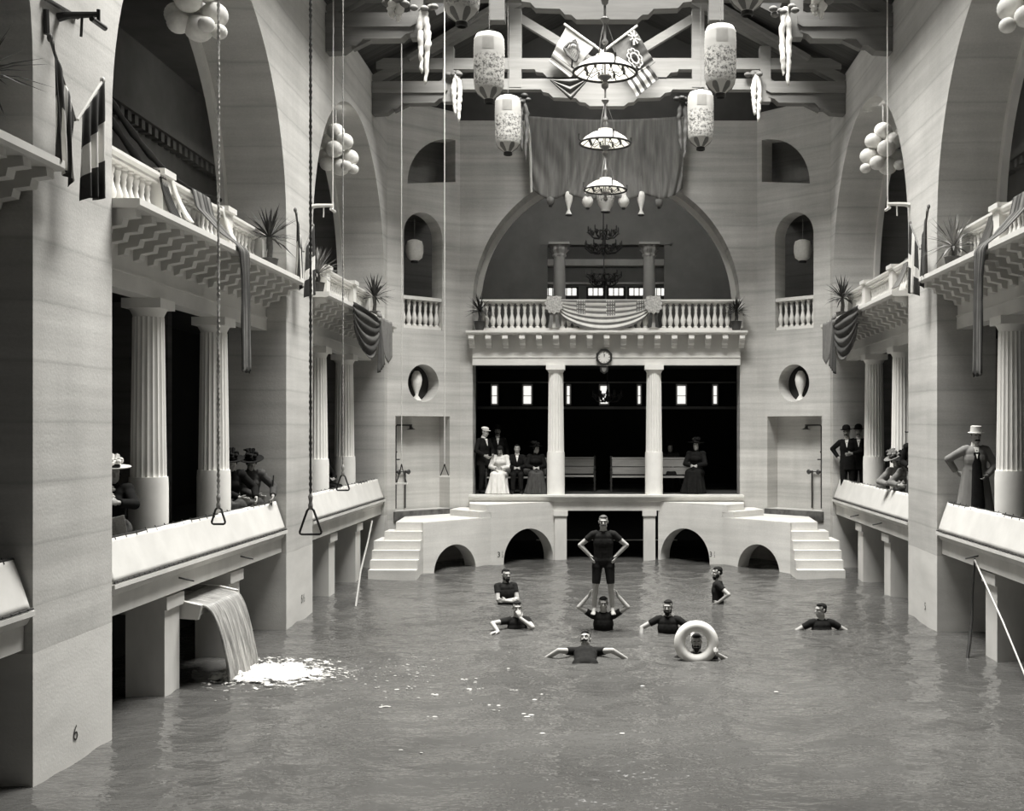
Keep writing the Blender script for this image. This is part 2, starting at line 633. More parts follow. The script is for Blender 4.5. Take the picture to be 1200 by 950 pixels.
def v_foot(mb, J, sd, f=0.0):
    Hp, K, A, fd, s = J['leg' + sd]
    dn = Vector(J.get('sole', (0, 0, -1)))
    Mx = Matrix((fd.cross(-dn), fd, -dn)).transposed()
    mb.ell(A, (.037 + f,) * 3)
    mb.ell(A + dn * .042 - fd * .025, (.034 + f, .04 + f, .036 + f), Mx)
    mb.cone(A + dn * .02 + fd * .01, .036 + f, A + dn * .055 + fd * .12, .028 + f, flat=.8)
    mb.ell(A + dn * .055 + fd * .13, (.043 + f, .065 + f, .024 + f), Mx)
    if f == 0:
        for i, o in enumerate((-.03, -.012, .006, .022, .034)):
            q = A + dn * .06 + fd * (.185 - abs(i - 1) * .008) + fd.cross(-dn) * (o * s * -1)
            mb.ell(q, (.011, .016, .011), Mx, 8, 6)


def v_head(mb, J):
    c, Q = J['hc'], J['HR']
    E = lambda o, r, n=16, m=10: mb.ell(c + Q @ Vector(o), r, Q, n, m)
    mb.cone(J['neck0'] - Vector((0, 0, .03)), .062, J['neck1'], .053)
    E((0, .014, .03), (.075, .094, .088)); E((0, -.022, -.04), (.060, .068, .078))
    E((0, -.052, -.098), (.03, .028, .022)); E((.042, .0, -.07), (.022, .045, .035)); E((-.042, .0, -.07), (.022, .045, .035))
    E((0, -.070, .032), (.056, .022, .013)); E((.036, -.066, -.022), (.022, .018, .016)); E((-.036, -.066, -.022), (.022, .018, .016))
    mb.cone(c + Q @ Vector((0, -.080, .02)), .0085, c + Q @ Vector((0, -.108, -.026)), .0125, 10); E((0, -.104, -.028), (.0165, .013, .011))
    E((0, -.082, -.062), (.023, .011, .0065)); E((0, -.080, -.073), (.019, .011, .0065))
    for s in (1, -1):
        E((.074 * s, .012, -.008), (.010, .020, .031)); E((.078 * s, .02, .006), (.010, .016, .018))


def hat_mesh(kind):
    mb = MB()
    if kind == 'bowler':
        mb.lathe([(.001, .125), (.045, .118), (.078, .09), (.091, .05), (.094, .0), (.096, -.004), (.135, .012), (.139, .016), (.136, .006), (.094, -.014), (.085, -.012), (.001, -.012)], 28, rfn=lambda r, z, t, i: r * (1 + .1 * abs(math.sin(t))))
    elif kind == 'pith':
        mb.lathe([(.001, .105), (.06, .105), (.082, .098), (.09, .0), (.10, -.008), (.124, -.004), (.124, -.012), (.09, -.02), (.001, -.018)], 28, rfn=lambda r, z, t, i: r * (1 + .1 * abs(math.sin(t))))
    elif kind == 'cap':
        mb.ell((0, .01, .035), (.098, .108, .05)); mb.lathe([(.088, -.02), (.09, .02), (.08, .03), (.078, -.02)], 24)
        mb.ell((0, -.105, -.005), (.062, .055, .010))
    elif kind == 'wide':
        mb.lathe([(.001, .085), (.06, .08), (.082, .04), (.088, .0), (.19, .012), (.193, .006), (.18, -.006), (.088, -.014), (.001, -.012)], 28,
                 rfn=lambda r, z, t, i: r * (1 + (.12 * math.sin(2 * t + .6) if r > .1 else 0)))
        random.seed(3)
        for k in range(11):
            a = random.uniform(0, 6.3); mb.ell((.075 * math.cos(a), .075 * math.sin(a), .05 + random.uniform(0, .05)), (.04, .034, .03), rot('Z', k * 40), 8, 6)
        for k in range(3):
            a = 1.0 + k * .6
            mb.tube([(.05 * math.cos(a), .05 * math.sin(a), .08), (.10 * math.cos(a), .10 * math.sin(a), .13), (.17 * math.cos(a), .17 * math.sin(a), .11)], [.02, .032, .008], 6)
    return mb


def place(mb, J, off=(0, 0, 0), tilt=0, yaw=0):
    """head-space geometry -> figure space"""
    c, Q = J['hc'], J['HR'] @ rot('X', tilt) @ rot('Z', yaw)
    mb.v = [tuple(c + J['HR'] @ Vector(off) + Q @ Vector(p)) for p in mb.v]
    return mb


def person(label, loc, yaw, pose, scale=1.0, outfit='swim', hair='short', moustache=False, beard=False, hat=None, hat_mat=None,
           skin=None, voxel=.008, tilt=None, jacket=None, trousers=None, skirt=None, bodice=None, group=None, hairmat=None, face=True, ruffle=False):
    skin = skin or m_skin; hairmat = hairmat or m_hair
    J = skeleton(pose)
    if 'sole' in pose:
        J['sole'] = pose['sole']
    fem = outfit == 'dress'
    root = thing('person', label, 'person', loc, group)
    root.rotation_euler = Euler((math.radians(tilt) if tilt else 0, 0, math.radians(yaw)), 'XYZ')
    if tilt:
        root.rotation_euler = (rot('Z', yaw) @ rot('X', tilt)).to_euler()
    root.scale = (scale * (1.06 if outfit == 'swim' else 1), scale * (1.04 if outfit == 'swim' else 1), scale)
    mb = MB(); v_torso(mb, J, 0, fem); v_head(mb, J)
    for sd in 'LR':
        v_arm(mb, J, sd); v_hand(mb, J, sd)
        v_leg(mb, J, sd); v_foot(mb, J, sd)
    mesh_part('body', remesh(mb, voxel, 2, 'body', skin), root)
    # hair
    c, Q = J['hc'], J['HR']
    if hair:
        hb = MB(); E = lambda o, r: hb.ell(c + Q @ Vector(o), r, Q, 18, 12)
        if hair == 'short':
            E((0, .034, .050), (.078, .084, .074)); E((0, -.006, .086), (.062, .066, .034)); E((.02, -.035, .094), (.042, .035, .02)); E((0, .058, -.005), (.066, .054, .055))
            for s in (1, -1):
                E((.071 * s, -.004, .022), (.007, .013, .026))
        elif hair == 'thin':
            E((0, .045, .042), (.078, .078, .078)); E((0, .06, -.01), (.066, .055, .06))
            for s in (1, -1):
                E((.070 * s, -.004, .02), (.010, .03, .032))
        else:
            E((0, .028, .050), (.088, .094, .085)); E((0, -.025, .088), (.072, .068, .042)); E((0, .10, .05), (.05, .045, .05))
            for s in (1, -1):
                E((.076 * s, .0, .0), (.014, .03, .04))
        mesh_part('hair', remesh(hb, max(voxel * .8, .007), 1, 'hair', hairmat), root)
    if face:
        for s in (1, -1):
            e = MB(); e.ell(c + Q @ Vector((.030 * s, -.0765, .006)), (.0135, .0075, .008), Q, 10, 8)
            eo = mesh_part('eye', e.mesh('eye', m_straw, 60), root)
            i = MB(); i.ell(c + Q @ Vector((.030 * s, -.081, .006)), (.0065, .005, .0065), Q, 8, 6)
            io = mesh_part('iris', i.mesh('iris', m_eye, 60), eo)
            b = MB(); b.ell(c + Q @ Vector((.031 * s, -.089, .030)), (.022, .007, .0055), Q @ rot('Y', -7 * s), 10, 6)
            mesh_part('eyebrow', b.mesh('eyebrow', hairmat, 60), root)
    if moustache:
        b = MB()
        for s in (1, -1):
            b.tube([c + Q @ Vector(p) for p in ((0, -.099, -.046), (.018 * s, -.098, -.048), (.036 * s, -.086, -.056), (.046 * s, -.076, -.058))], [.011, .014, .010, .003], 8)
        mesh_part('moustache', b.mesh('moustache', hairmat, 60), root)
    if beard:
        b = MB(); b.ell(c + Q @ Vector((0, -.055, -.098)), (.042, .045, .04), Q); b.ell(c + Q @ Vector((0, -.058, -.125)), (.03, .033, .032), Q)
        for s in (1, -1):
            b.ell(c + Q @ Vector((.052 * s, -.012, -.065)), (.018, .04, .045), Q)
        mesh_part('beard', remesh(b, .007, 1, 'beard', hairmat), root)
    if hat:
        hm = place(hat_mesh(hat), J, (0, .008, .068), tilt=-4)
        mesh_part({'bowler': 'bowler_hat', 'pith': 'stiff_hat', 'cap': 'cap', 'wide': 'plumed_hat'}[hat], hm.mesh('hat', hat_mat or m_felt, 40), root)
    P0, R, T = J['P0'], J['R'], J['T']
    seat = pose.get('seat')
    if outfit == 'swim':
        g = MB(); v_torso(g, J, .010)
        for sd in 'LR':
            v_arm(g, J, sd, 0, .52, .013); v_leg(g, J, sd, 0, .97, .012)
        mesh_part('bathing_suit', remesh(g, max(voxel, .009), 6, 'bathing_suit', m_suit), root)
    elif outfit in ('suit', 'overcoat'):
        jm = jacket or m_coat
        f = .022 if outfit == 'suit' else .026
        g = MB(); v_torso(g, J, f)
        for sd in 'LR':
            v_arm(g, J, sd, 0, 1.93, .015 if outfit == 'suit' else .020)
        if outfit == 'overcoat':
            g.cone(T(0, .02, 1.1), .20, T(0, .03, .35), .32, 20, .68, (1, 0, 0))
        elif not seat:
            g.cone(T(0, .005, 1.08), .185, T(0, .012, .74), .215, 20, .74, (1, 0, 0))
        else:
            g.ell(T(0, -.02, .93), (.2, .17, .12), R)
        mesh_part('jacket' if outfit == 'suit' else 'overcoat', remesh(g, max(voxel, .011), 3, 'coat', jm), root)
        g = MB()
        for sd in 'LR':
            v_leg(g, J, sd, 0 if outfit == 'suit' else 1.5, 1.95, .022)
        mesh_part('trousers', remesh(g, max(voxel, .012), 2, 'trousers', trousers or m_coat), root)
        g = MB()
        for sd in 'LR':
            v_foot(g, J, sd, .008)
        mesh_part('shoes', remesh(g, .012, 1, 'shoes', m_felt), root)
        g = MB(); g.cone(J['neck0'] + Vector((0, 0, -.02)), .068, J['neck0'].lerp(J['neck1'], .6), .060, 16)
        mesh_part('collar', g.mesh('collar', m_shirt, 40), root)
        g = MB()
        vv = [T(-.042, -.070 - f, 1.445), T(.042, -.070 - f, 1.445), T(0, -.138 - f, 1.26)]
        vb = [T(-.042, -.02, 1.43), T(.042, -.02, 1.43), T(0, -.06, 1.26)]
        g.add([tuple(q) for q in vv + vb], [(0, 1, 2), (5, 4, 3), (0, 3, 4, 1), (1, 4, 5, 2), (2, 5, 3, 0)])
        mesh_part('shirt_front', g.mesh('shirt', m_shirt), root)
        if outfit == 'overcoat':
            g = MB(); g.cone(T(.0, -.095, 1.36), .065, T(.01, -.195, .34), .12, 18, .62, (1, 0, 0))
            mesh_part('waistcoat_and_lap', remesh(g, .014, 2, 'inner', m_coat), root)
    elif outfit == 'dress':
        if ruffle:
            g = MB()
            for k in range(9):
                g.ell(T(.02 * math.sin(k * 2.1), -.115 - .03 * math.sin(PI * k / 9), 1.44 - .028 * k), (.035, .03, .022), None, 8, 6)
            mesh_part('neck_ruffle', g.mesh('ruffle', m_shirt, 80), root)
        kk = .60 if pose.get('lean') else 1.0
        g = MB(); v_torso(g, J, .018, True)
        for sd in 'LR':
            v_arm(g, J, sd, 0, 1.9, .022); g.ell(J['arm' + sd][0] + Vector((0, 0, .01)), (.085, .085, .085))
        g.cone(J['neck0'] + Vector((0, 0, -.03)), .068, J['neck0'].lerp(J['neck1'], .7), .058, 14)
        mesh_part('bodice', remesh(g, max(voxel, .011), 2, 'bodice', bodice or m_coat), root)
        g = MB()
        if seat:
            g.ell(P0 + Vector((0, .0, 0)), (.2, .18, .13))
            for sd in 'LR':
                Hp, K, A, fd, s = J['leg' + sd]
                g.cone(Hp, .14, K, .115); g.ell(K, (.115,) * 3)
            K = (J['legL'][1] + J['legR'][1]) / 2; A = (J['legL'][2] + J['legR'][2]) / 2
            g.cone(K + Vector((0, -.0, .05)), .19 * (.5 + .5 * kk), Vector((A.x, A.y - .02, .012)), .33 * kk, 24, .72, (1, 0, 0))
            g.cone(P0 + Vector((0, -.1, 0)), .2, Vector((A.x, A.y + .16, .012)), .30 * kk, 24, .8, (1, 0, 0))
        else:
            g.cone(T(0, 0, 1.08), .135, T(0, .02, .012), .27, 28, .9, (1, 0, 0)); g.ell(T(0, .03, .95), (.19, .17, .13))
        me = remesh(g, max(voxel, .014), 3, 'skirt', skirt or m_skirt)
        random.seed(5)
        for v in me.vertices:      # soft vertical pleats below the lap
            k = max(0, min(1, (.5 - v.co.z) / .4)) if seat else max(0, min(1, (.95 - v.co.z) / .7))
            a = math.atan2(v.co.y + (.3 if seat else 0), v.co.x)
            w = 1 + .05 * k * math.sin(a * 13)
            v.co.x *= w
            v.co.y *= w
        mesh_part('skirt', me, root)
        g = MB()
        for sd in 'LR':
            v_foot(g, J, sd, .006)
        mesh_part('shoes', remesh(g, .014, 1, 'shoes', m_felt), root)
    return root


def water_y(py):
    return FPX * H / (py - 502)


arm_sub = lambda s, x=.30, y=-.1, z=.82: dict(w=(x * s, y, z), hint=(.6 * s, .5, .1))

# ---- the two-man stack
STK = (-.06, 20.65)
person('man in dark bathing suit standing hands on hips on another bather\'s shoulders',
       (STK[0], STK[1] - .03, .325), 0,
       dict(armL=dict(w=(.215, -.02, 1.005), hint=(1, .12, .1), hd=(-.22, -.62, -.62), pn=(-1, 0, 0), curl=16),
            armR=dict(w=(-.215, -.02, 1.005), hint=(-1, .12, .1), hd=(.22, -.62, -.62), pn=(1, 0, 0), curl=16),
            legL=dict(a=(.155, .0, .085), fd=(.1, -1, -.25)), legR=dict(a=(-.155, .0, .085), fd=(-.1, -1, -.25)),
            head=(0, 3, 0)), scale=.985, moustache=True, voxel=.007, hairmat=m_hairlt)
person('bather chest deep carrying the standing man, gripping his shins',
       (STK[0], STK[1] + .02, -1.12), 0,
       dict(armL=dict(w=(.245, -.04, 1.76), hint=(1, -.1, -.7), hd=(-.3, -.1, .9), pn=(-1, -.2, 0), curl=30),
            armR=dict(w=(-.245, -.04, 1.76), hint=(-1, -.1, -.7), hd=(.3, -.1, .9), pn=(1, -.2, 0), curl=30),
            head=(0, 6, 0)), scale=.985, moustache=False, voxel=.007)
# ---- others in the water
person('bather standing waist deep with arms crossed over his dark suit',
       (-2.06, 23.8, -1.02), 22,
       dict(armL=dict(w=(-.05, -.19, 1.12), hint=(1, .1, -.5), hd=(-1, -.1, .05), pn=(0, 1, 0), curl=12),
            armR=dict(w=(.04, -.235, 1.10), hint=(-1, .1, -.5), hd=(1, 0, .05), pn=(0, 1, 0), curl=12),
            head=(10, 0, 0)), moustache=True, beard=True, voxel=.007, scale=.99)
person('bather neck deep holding one hand to his mouth, other arm spread',
       (-1.60, 20.8, -1.25), 12,
       dict(armR=dict(w=(-.36, -.36, 1.27), hint=(-.6, .2, .2), hd=(-1, -.3, 0), pn=(0, 0, -1)),
            armL=dict(w=(.035, -.16, 1.46), hint=(.6, -.5, -.5), hd=(-.25, .1, .9), pn=(-.2, 1, 0), curl=25),
            head=(0, 2, 0)), moustache=True, voxel=.007)
person('bather floating on his back with arms stretched wide',
       (-.33, 16.95, -.30), 0,
       dict(armL=dict(w=(.60, .07, 1.26), hint=(0, -.6, -.5), pn=(0, 1, 0)), armR=dict(w=(-.60, .07, 1.26), hint=(0, -.6, -.5), pn=(0, 1, 0)),
            legL=dict(a=(.16, .30, .12)), legR=dict(a=(-.16, .30, .12)), head=(-14, 44, 8)),
       moustache=True, voxel=.007, tilt=-74)
person('bather shoulder deep just behind the man with the life ring',
       (1.07, 20.35, -1.16), -8,
       dict(armL=arm_sub(1, .40, -.2, 1.05), armR=dict(w=(-.43, -.16, 1.02), hint=(-.9, .2, .1), pn=(0, 0, -1)), head=(-4, 4, 0)),
       moustache=True, beard=True, voxel=.007)
person('bather with head through the white life ring, one hand on its rim',
       (1.40, 18.17, -1.37), -6,
       dict(armL=dict(w=(.30, -.19, 1.47), hint=(.9, .3, -.4), hd=(.1, -.6, .6), pn=(-1, -.3, .3), curl=42), armR=arm_sub(-1, .34, -.15, 1.1), head=(2, 4, 0)),
       moustache=True, beard=True, voxel=.007)
person('bearded bather turned sideways, hand on hip, waist deep near the right arch',
       (2.28, 23.9, -1.0), -100,
       dict(armL=dict(w=(.20, .03, 1.04), hint=(.3, 1, .1), hd=(-.2, -.7, -.5), pn=(-1, 0, 0)), armR=arm_sub(-1, .25, -.1, .85), head=(20, 4, 0)),
       beard=True, voxel=.007)
person('bather farthest right in the pool, shoulders just above water, head turned left',
       (3.80, 20.6, -1.26), 0,
       dict(armL=dict(w=(.44, -.08, 1.0), hint=(.9, .4, .2), pn=(0, 0, -1)), armR=dict(w=(-.42, -.08, 1.0), hint=(-.9, .4, .2), pn=(0, 0, -1)), head=(-62, 0, 0)),
       voxel=.007)

# ---- people in the back gallery (floor 1.77)
GF = 1.77
SEAT = dict(seat=True, pelvis=(0, 0, .54), legL=dict(a=(.11, -.42, .085)), legR=dict(a=(-.11, -.42, .085)))
lap = dict(armL=dict(w=(.05, -.30, .70), hint=(.9, .3, -.3), hd=(-.8, -.6, 0), pn=(0, 0, -1)), armR=dict(w=(-.05, -.30, .70), hint=(-.9, .3, -.3), hd=(.8, -.6, 0), pn=(0, 0, -1)))
person('standing man in dark suit and white cap at left end of back gallery', (-3.42, 32.4, GF), 48,
       dict(head=(18, 12, 0), armR=dict(w=(-.14, -.2, 1.0), hint=(-.8, .6, 0)), armL=dict(w=(.12, -.22, 1.02), hint=(.8, .6, 0))), 1.05, 'suit', hat='cap', hat_mat=m_straw, voxel=.011, face=False)
person('standing man in dark hat behind the lady in white, back gallery', (-3.12, 33.3, GF), 10,
       dict(head=(-5, 0, 0)), 1.06, 'suit', hat='bowler', voxel=.012, moustache=True, face=False, skin=m_skin_dim)
person('seated lady in a white dress looking down at her lap, back gallery', (-2.96, 32.45, GF), -6,
       dict(SEAT, head=(0, 24, 0), **lap), 1.0, 'dress', hair='long', voxel=.011, bodice=m_dress, skirt=m_dress, face=False, skin=m_skin_dim)
person('seated young man in dark suit with white shirt, hands clasped', (-2.5, 32.5, GF), 4,
       dict(SEAT, **lap), 1.02, 'suit', voxel=.011, face=True)
person('seated lady in dark bodice and grey skirt, head turned right, back gallery', (-1.98, 32.5, GF), 6,
       dict(SEAT, head=(34, 2, 0), **lap), 1.02, 'dress', hair='long', hat='wide', voxel=.011, face=False)
person('seated woman in shadow behind the right bench of the back gallery', (1.83, 33.6, GF), 0,
       dict(SEAT, **lap), 1.04, 'dress', hair='long', hat='wide', voxel=.013, face=False, skin=m_skin_dim, skirt=m_coat)
person('seated lady in black with wide black skirt and hat, right side of back gallery', (2.5, 32.6, GF), -14,
       dict(SEAT, head=(-6, 0, 0), **lap), 1.1, 'dress', hair='long', hat='wide', voxel=.012, skirt=m_coat)

# ---- people in the side galleries (floor 1.74)
SF = 1.74
person('seated lady in black with pale flowered hat, half behind the nearest left pier', (-6.34, 14.95, SF), 14,
       dict(SEAT, head=(20, 10, 0), armL=dict(w=(.12, -.42, .86), hint=(.9, .3, -.5)), armR=dict(w=(-.12, -.42, .86), hint=(-.9, .3, -.5))), 1.05, 'dress', hair='long', hat='wide', hat_mat=m_cwhite, voxel=.012, face=False, ruffle=True)
lean = dict(seat=True, pelvis=(0, 0, .56), lean=20, legL=dict(a=(.11, -.40, .085)), legR=dict(a=(-.11, -.40, .085)))
person('woman in black plumed hat leaning on left parapet, nearest the column', (-6.40, 19.72, SF), 28,
       dict(lean, head=(15, 2, 0), armL=dict(w=(.36, -.34, .62), hint=(.8, .3, -.6)), armR=dict(w=(.10, -.42, .64), hint=(-.8, .3, -.6))), 1.06, 'dress', hair='long', hat='wide', voxel=.012, face=False)
person('woman in grey jacket and dark hat leaning on left parapet by the pier', (-6.27, 20.45, SF), 22,
       dict(lean, head=(10, 6, 0), armL=dict(w=(.34, -.34, .62), hint=(.8, .3, -.6)), armR=dict(w=(.08, -.42, .64), hint=(-.8, .3, -.6))), 1.05, 'dress', hair='long', hat='wide', voxel=.012, face=False, bodice=m_skirt)
person('seated figure with white cap between columns of far left gallery', (-6.45, 26.4, SF), 60,
       dict(SEAT, **lap), 1.0, 'suit', hat='cap', hat_mat=m_straw, voxel=.014, face=False, skin=m_skin_dim)
person('man in black suit and bowler hat, left of the two by the right column', (6.10, 29.42, SF), -18,
       dict(head=(-10, 4, 0), roll=-3, armL=dict(w=(.10, -.2, 1.12), hint=(.9, .4, -.2)), armR=dict(w=(-.24, .10, 1.02), hint=(-.9, .6, 0))), 1.07, 'suit', hat='bowler', voxel=.011, moustache=True)
person('man in black suit and bowler hat, right of the two, nearest the column', (6.36, 29.42, SF), -12,
       dict(head=(-4, 6, 0), armR=dict(w=(-.26, -.06, .88), hint=(-.3, .9, 0))), 1.08, 'suit', hat='bowler', voxel=.011, moustache=True)
person('standing woman in black plumed hat half hidden by the right pier', (6.22, 23.4, SF), -20,
       dict(head=(-14, 2, 0), armR=dict(w=(-.12, -.16, 1.02), hint=(-.5, .6, 0)), armL=dict(w=(.12, -.16, 1.02), hint=(.8, .6, 0))), 1.04, 'dress', hair='long', hat='wide', voxel=.012, face=False)
person('seated woman in pale straw hat leaning on far right parapet', (6.32, 24.75, SF), -10,
       dict(lean, lean=30, roll=-18, head=(10, -10, 0), armL=dict(w=(-.08, -.42, .66), hint=(.8, .3, -.6)), armR=dict(w=(-.34, -.34, .64), hint=(-.8, .3, -.6))), 1.04, 'dress', hair='long', hat='wide', hat_mat=m_cgrey, voxel=.012, bodice=m_overcoat, face=False)
person('seated woman in black hat beside the pale hat woman, far right parapet', (6.42, 24.22, SF), -10,
       dict(lean, lean=30, roll=-18, head=(2, -12, 0), armL=dict(w=(-.08, -.42, .66), hint=(.8, .3, -.6)), armR=dict(w=(-.34, -.34, .64), hint=(-.8, .3, -.6))), 1.04, 'dress', hair='long', hat='wide', voxel=.012, bodice=m_cgrey, face=False)
person('man in long grey overcoat and white hat standing at near right parapet', (6.28, 19.85, SF), -6,
       dict(head=(8, 8, 0), armR=dict(w=(-.27, .16, 1.03), hint=(-.9, .1, 0), hd=(.6, .6, -.3)), armL=dict(w=(.16, -.1, .98), hint=(.9, .5, 0))), 1.05, 'overcoat', hat='pith', hat_mat=m_straw, voxel=.010, moustache=True, jacket=m_overcoat)

# ================================================================== THE BUILDING
W_ = {-1: 5.70, 1: 5.80}                       # pool half widths (left, right wall planes)
# pier edges along each wall: bays are the openings between piers
BAYS = {-1: [(4.45, 11.57), (13.42, 20.72), (22.57, 29.87)],
        1: [(4.15, 11.27), (13.15, 20.45), (22.40, 29.87)]}
YEND = 30.22; YB = 31.90
SPR, RAD = 7.15, 3.62
SN = {-1: 'left', 1: 'right'}
BN = ['nearest', 'near', 'far']


def SU(sx):
    return lambda u, y, z: (sx * (W_[sx] + u), y, z)


def arch_poly(c, r, spring, z0, n=40, rz=None):
    rz = rz or r
    p = [(c - r, z0)]
    for i in range(n + 1):
        t = PI - PI * i / n
        p.append((c + r * math.cos(t), spring + rz * math.sin(t)))
    p.append((c + r, z0))
    return p


# ---- side walls with tall arched bays
for sx in (-1, 1):
    mb = MB(SU(sx))
    ys = -3.0
    poly = [(ys, -2.2)]
    for y0, y1 in BAYS[sx]:
        c = (y0 + y1) / 2; r = (y1 - y0) / 2
        poly += arch_poly(c, r, SPR, -2.2)
    poly += [(YEND, -2.2), (YEND, 12.2), (ys, 12.2)]
    mb.prism(poly, lambda a, b, d: (d, a, b), 0, 1.03)
    struct('wall_' + SN[sx], mb, m_wall)
    # pale moulding round the inner edge of each arch, then the wall behind the galleries
    mb = MB(SU(sx))
    for y0, y1 in BAYS[sx]:
        c = (y0 + y1) / 2; r = (y1 - y0) / 2
        o = arch_poly(c, r + .02, SPR, 6.2); i = arch_poly(c, r - .17, SPR, 6.2)
        mb.prism(o + i[::-1], lambda a, b, d: (d, a, b), 1.031, 1.16)
    struct('trim_%d' % (1 if sx < 0 else 2), mb, m_white2)
    mb = MB(SU(sx))
    mb.box(4.4, 4.6, -3, 31.9, 6.1, 12.2)
    struct('wall_%s_upper_gallery' % SN[sx], mb, m_upper)
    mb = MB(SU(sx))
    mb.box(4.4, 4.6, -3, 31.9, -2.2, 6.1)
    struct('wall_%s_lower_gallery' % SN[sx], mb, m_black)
    mb = MB(SU(sx))
    for k in range(60):
        mb.box(4.18, 4.4, 10 + k * .36, 10.18 + k * .36, 9.95, 10.15)
    mb.box(4.1, 4.4, -3, 31.7, 10.15, 10.35); mb.box(4.3, 4.4, -3, 31.7, 9.2, 9.3)
    struct('trim_%d' % (3 if sx < 0 else 4), mb, m_upper)
    # upper gallery floor, its ceiling and the roof over the gallery
    mb = MB(SU(sx)); mb.box(1.03, 4.4, -3, 31.7, 5.9, 6.1)
    for y0, y1 in BAYS[sx]:
        mb.box(.34, 1.03, y0, y1, 5.9, 6.1)
    struct('floor_%s_upper_gallery' % SN[sx], mb, m_dark)
    mb = MB(SU(sx)); mb.box(1.031, 4.4, -3, 31.7, 11.9, 12.1)
    struct('ceiling_%s_gallery' % SN[sx], mb, m_upper)
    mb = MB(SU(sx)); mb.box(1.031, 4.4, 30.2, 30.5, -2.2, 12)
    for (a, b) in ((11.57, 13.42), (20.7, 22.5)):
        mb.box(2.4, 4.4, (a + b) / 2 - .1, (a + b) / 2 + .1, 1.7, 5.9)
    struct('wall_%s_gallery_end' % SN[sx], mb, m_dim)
    # gallery floor: moulded ledge, edge beam and slab
    mb = MB(SU(sx))
    for y0, y1 in BAYS[sx]:
        mb.prism([(-.03, 1.765), (-.03, 1.715), (.02, 1.69), (.05, 1.63), (.085, 1.61), (.085, 1.375), (.42, 1.375), (.42, 1.765)],
                 lambda a, b, d: (a, d, b), y0 + .01, y1 - .01)
    struct('trim_%d' % (5 if sx < 0 else 6), mb, m_white2)
    mb = MB(SU(sx))
    for y0, y1 in BAYS[sx]:
        mb.box(.42, 1.03, y0, y1, 1.5, 1.74)
    mb.box(1.03, 4.4, -3, 31.7, 1.5, 1.74)
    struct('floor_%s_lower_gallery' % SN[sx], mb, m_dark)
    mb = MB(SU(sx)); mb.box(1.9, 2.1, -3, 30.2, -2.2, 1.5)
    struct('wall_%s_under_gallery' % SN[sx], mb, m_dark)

# ---- canted corners and back wall
CAN = {}
for sx in (-1, 1):
    X0 = sx * W_[sx]
    # s runs from the side wall towards the centre along the 45 degree face; d is depth into the wall
    f = (lambda X0, sx: lambda s, z, d: (X0 - sx * .7071 * s + sx * .7071 * d, YEND + .7071 * s + .7071 * d, z))(X0, sx)
    CAN[sx] = f
    L = (YB - YEND) / .7071
    door = [(.26, 1.41), (.26, 3.90), (2.03, 3.90), (2.03, 1.41)]
    win = arch_poly(1.147, .625, 8.70, 6.22, 24)
    ocu = [(1.155 + .5 * math.cos(2 * PI * k / 40), 4.78 + .5 * math.sin(2 * PI * k / 40)) for k in range(40)]
    sq = [(.64, 10.02)] + [(2.22 - 1.58 * math.cos(t), 10.02 + 1.42 * math.sin(t)) for t in [PI / 2 * k / 14 for k in range(1, 15)]] + [(2.22, 10.3)]
    mb = MB(f)
    mb.prism([(0, -1.6), (L, -1.6), (L, 12.2), (0, 12.2)], lambda a, b, d: (a, b, d), 0, .46, [door, win, ocu, sq])
    struct('wall_%s_corner' % SN[sx], mb, m_back)
    # recess backs: shower niche, oculus, squinch and the passage behind the arched window
    mb = MB(f)
    mb.box(.1, 2.2, 1.2, 4.1, .461, .56)
    struct('wall_%s_shower_niche' % SN[sx], mb, m_back)
    mb = MB(f)
    mb.box(.5, 1.85, 4.15, 5.4, .47, .56)
    struct('wall_%s_round_recess' % SN[sx], mb, m_dark)
    mb = MB(f)
    mb.box(-.2, 2.9, 9.6, 12.2, .9, 1.0); 
    mb.box(-.2, 2.9, 6.0, 9.6, 1.75, 1.85)
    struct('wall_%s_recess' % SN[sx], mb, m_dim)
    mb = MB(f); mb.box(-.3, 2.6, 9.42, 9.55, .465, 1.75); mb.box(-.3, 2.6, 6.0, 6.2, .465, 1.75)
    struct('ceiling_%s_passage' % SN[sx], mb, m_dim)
    # dark door at the back of the passage
    mb = MB(f); mb.box(.62, 1.62, 6.2, 8.25, 1.70, 1.749); struct('door_%d' % (1 if sx < 0 else 2), mb, m_black)
    mb = MB(f); mb.box(.2, 2.09, 1.17, 1.40, -.05, .46)
    struct('trim_%d' % (7 if sx < 0 else 8), mb, m_sill)

XL, XR = -W_[-1] + (YB - YEND), W_[1] - (YB - YEND)
CX = -.01
mb = MB()
mb.prism([(XL, -1.6)] + arch_poly(CX, 3.66, 7.0, -1.6, 48) + [(XR, -1.6), (XR, 12.0), (XL, 12.0)],
         lambda a, b, d: (a, YB + d, b), 0, .75)
struct('wall_back', mb, m_back)
mb = MB()
mb.prism(arch_poly(CX, 3.66, 7.0, 6.2, 48) + arch_poly(CX, 3.52, 7.0, 6.2, 48)[::-1], lambda a, b, d: (a, YB + d, b), .751, .87)
struct('trim_9', mb, m_white2)
mb = MB(); mb.prism([(-7, 12.0), (7, 12.0), (7, 12.2), (0, 15.6), (-7, 12.2)], lambda a, b, d: (a, YB + .3 + d, b), 0, .2)
struct('wall_gable', mb, m_roof)
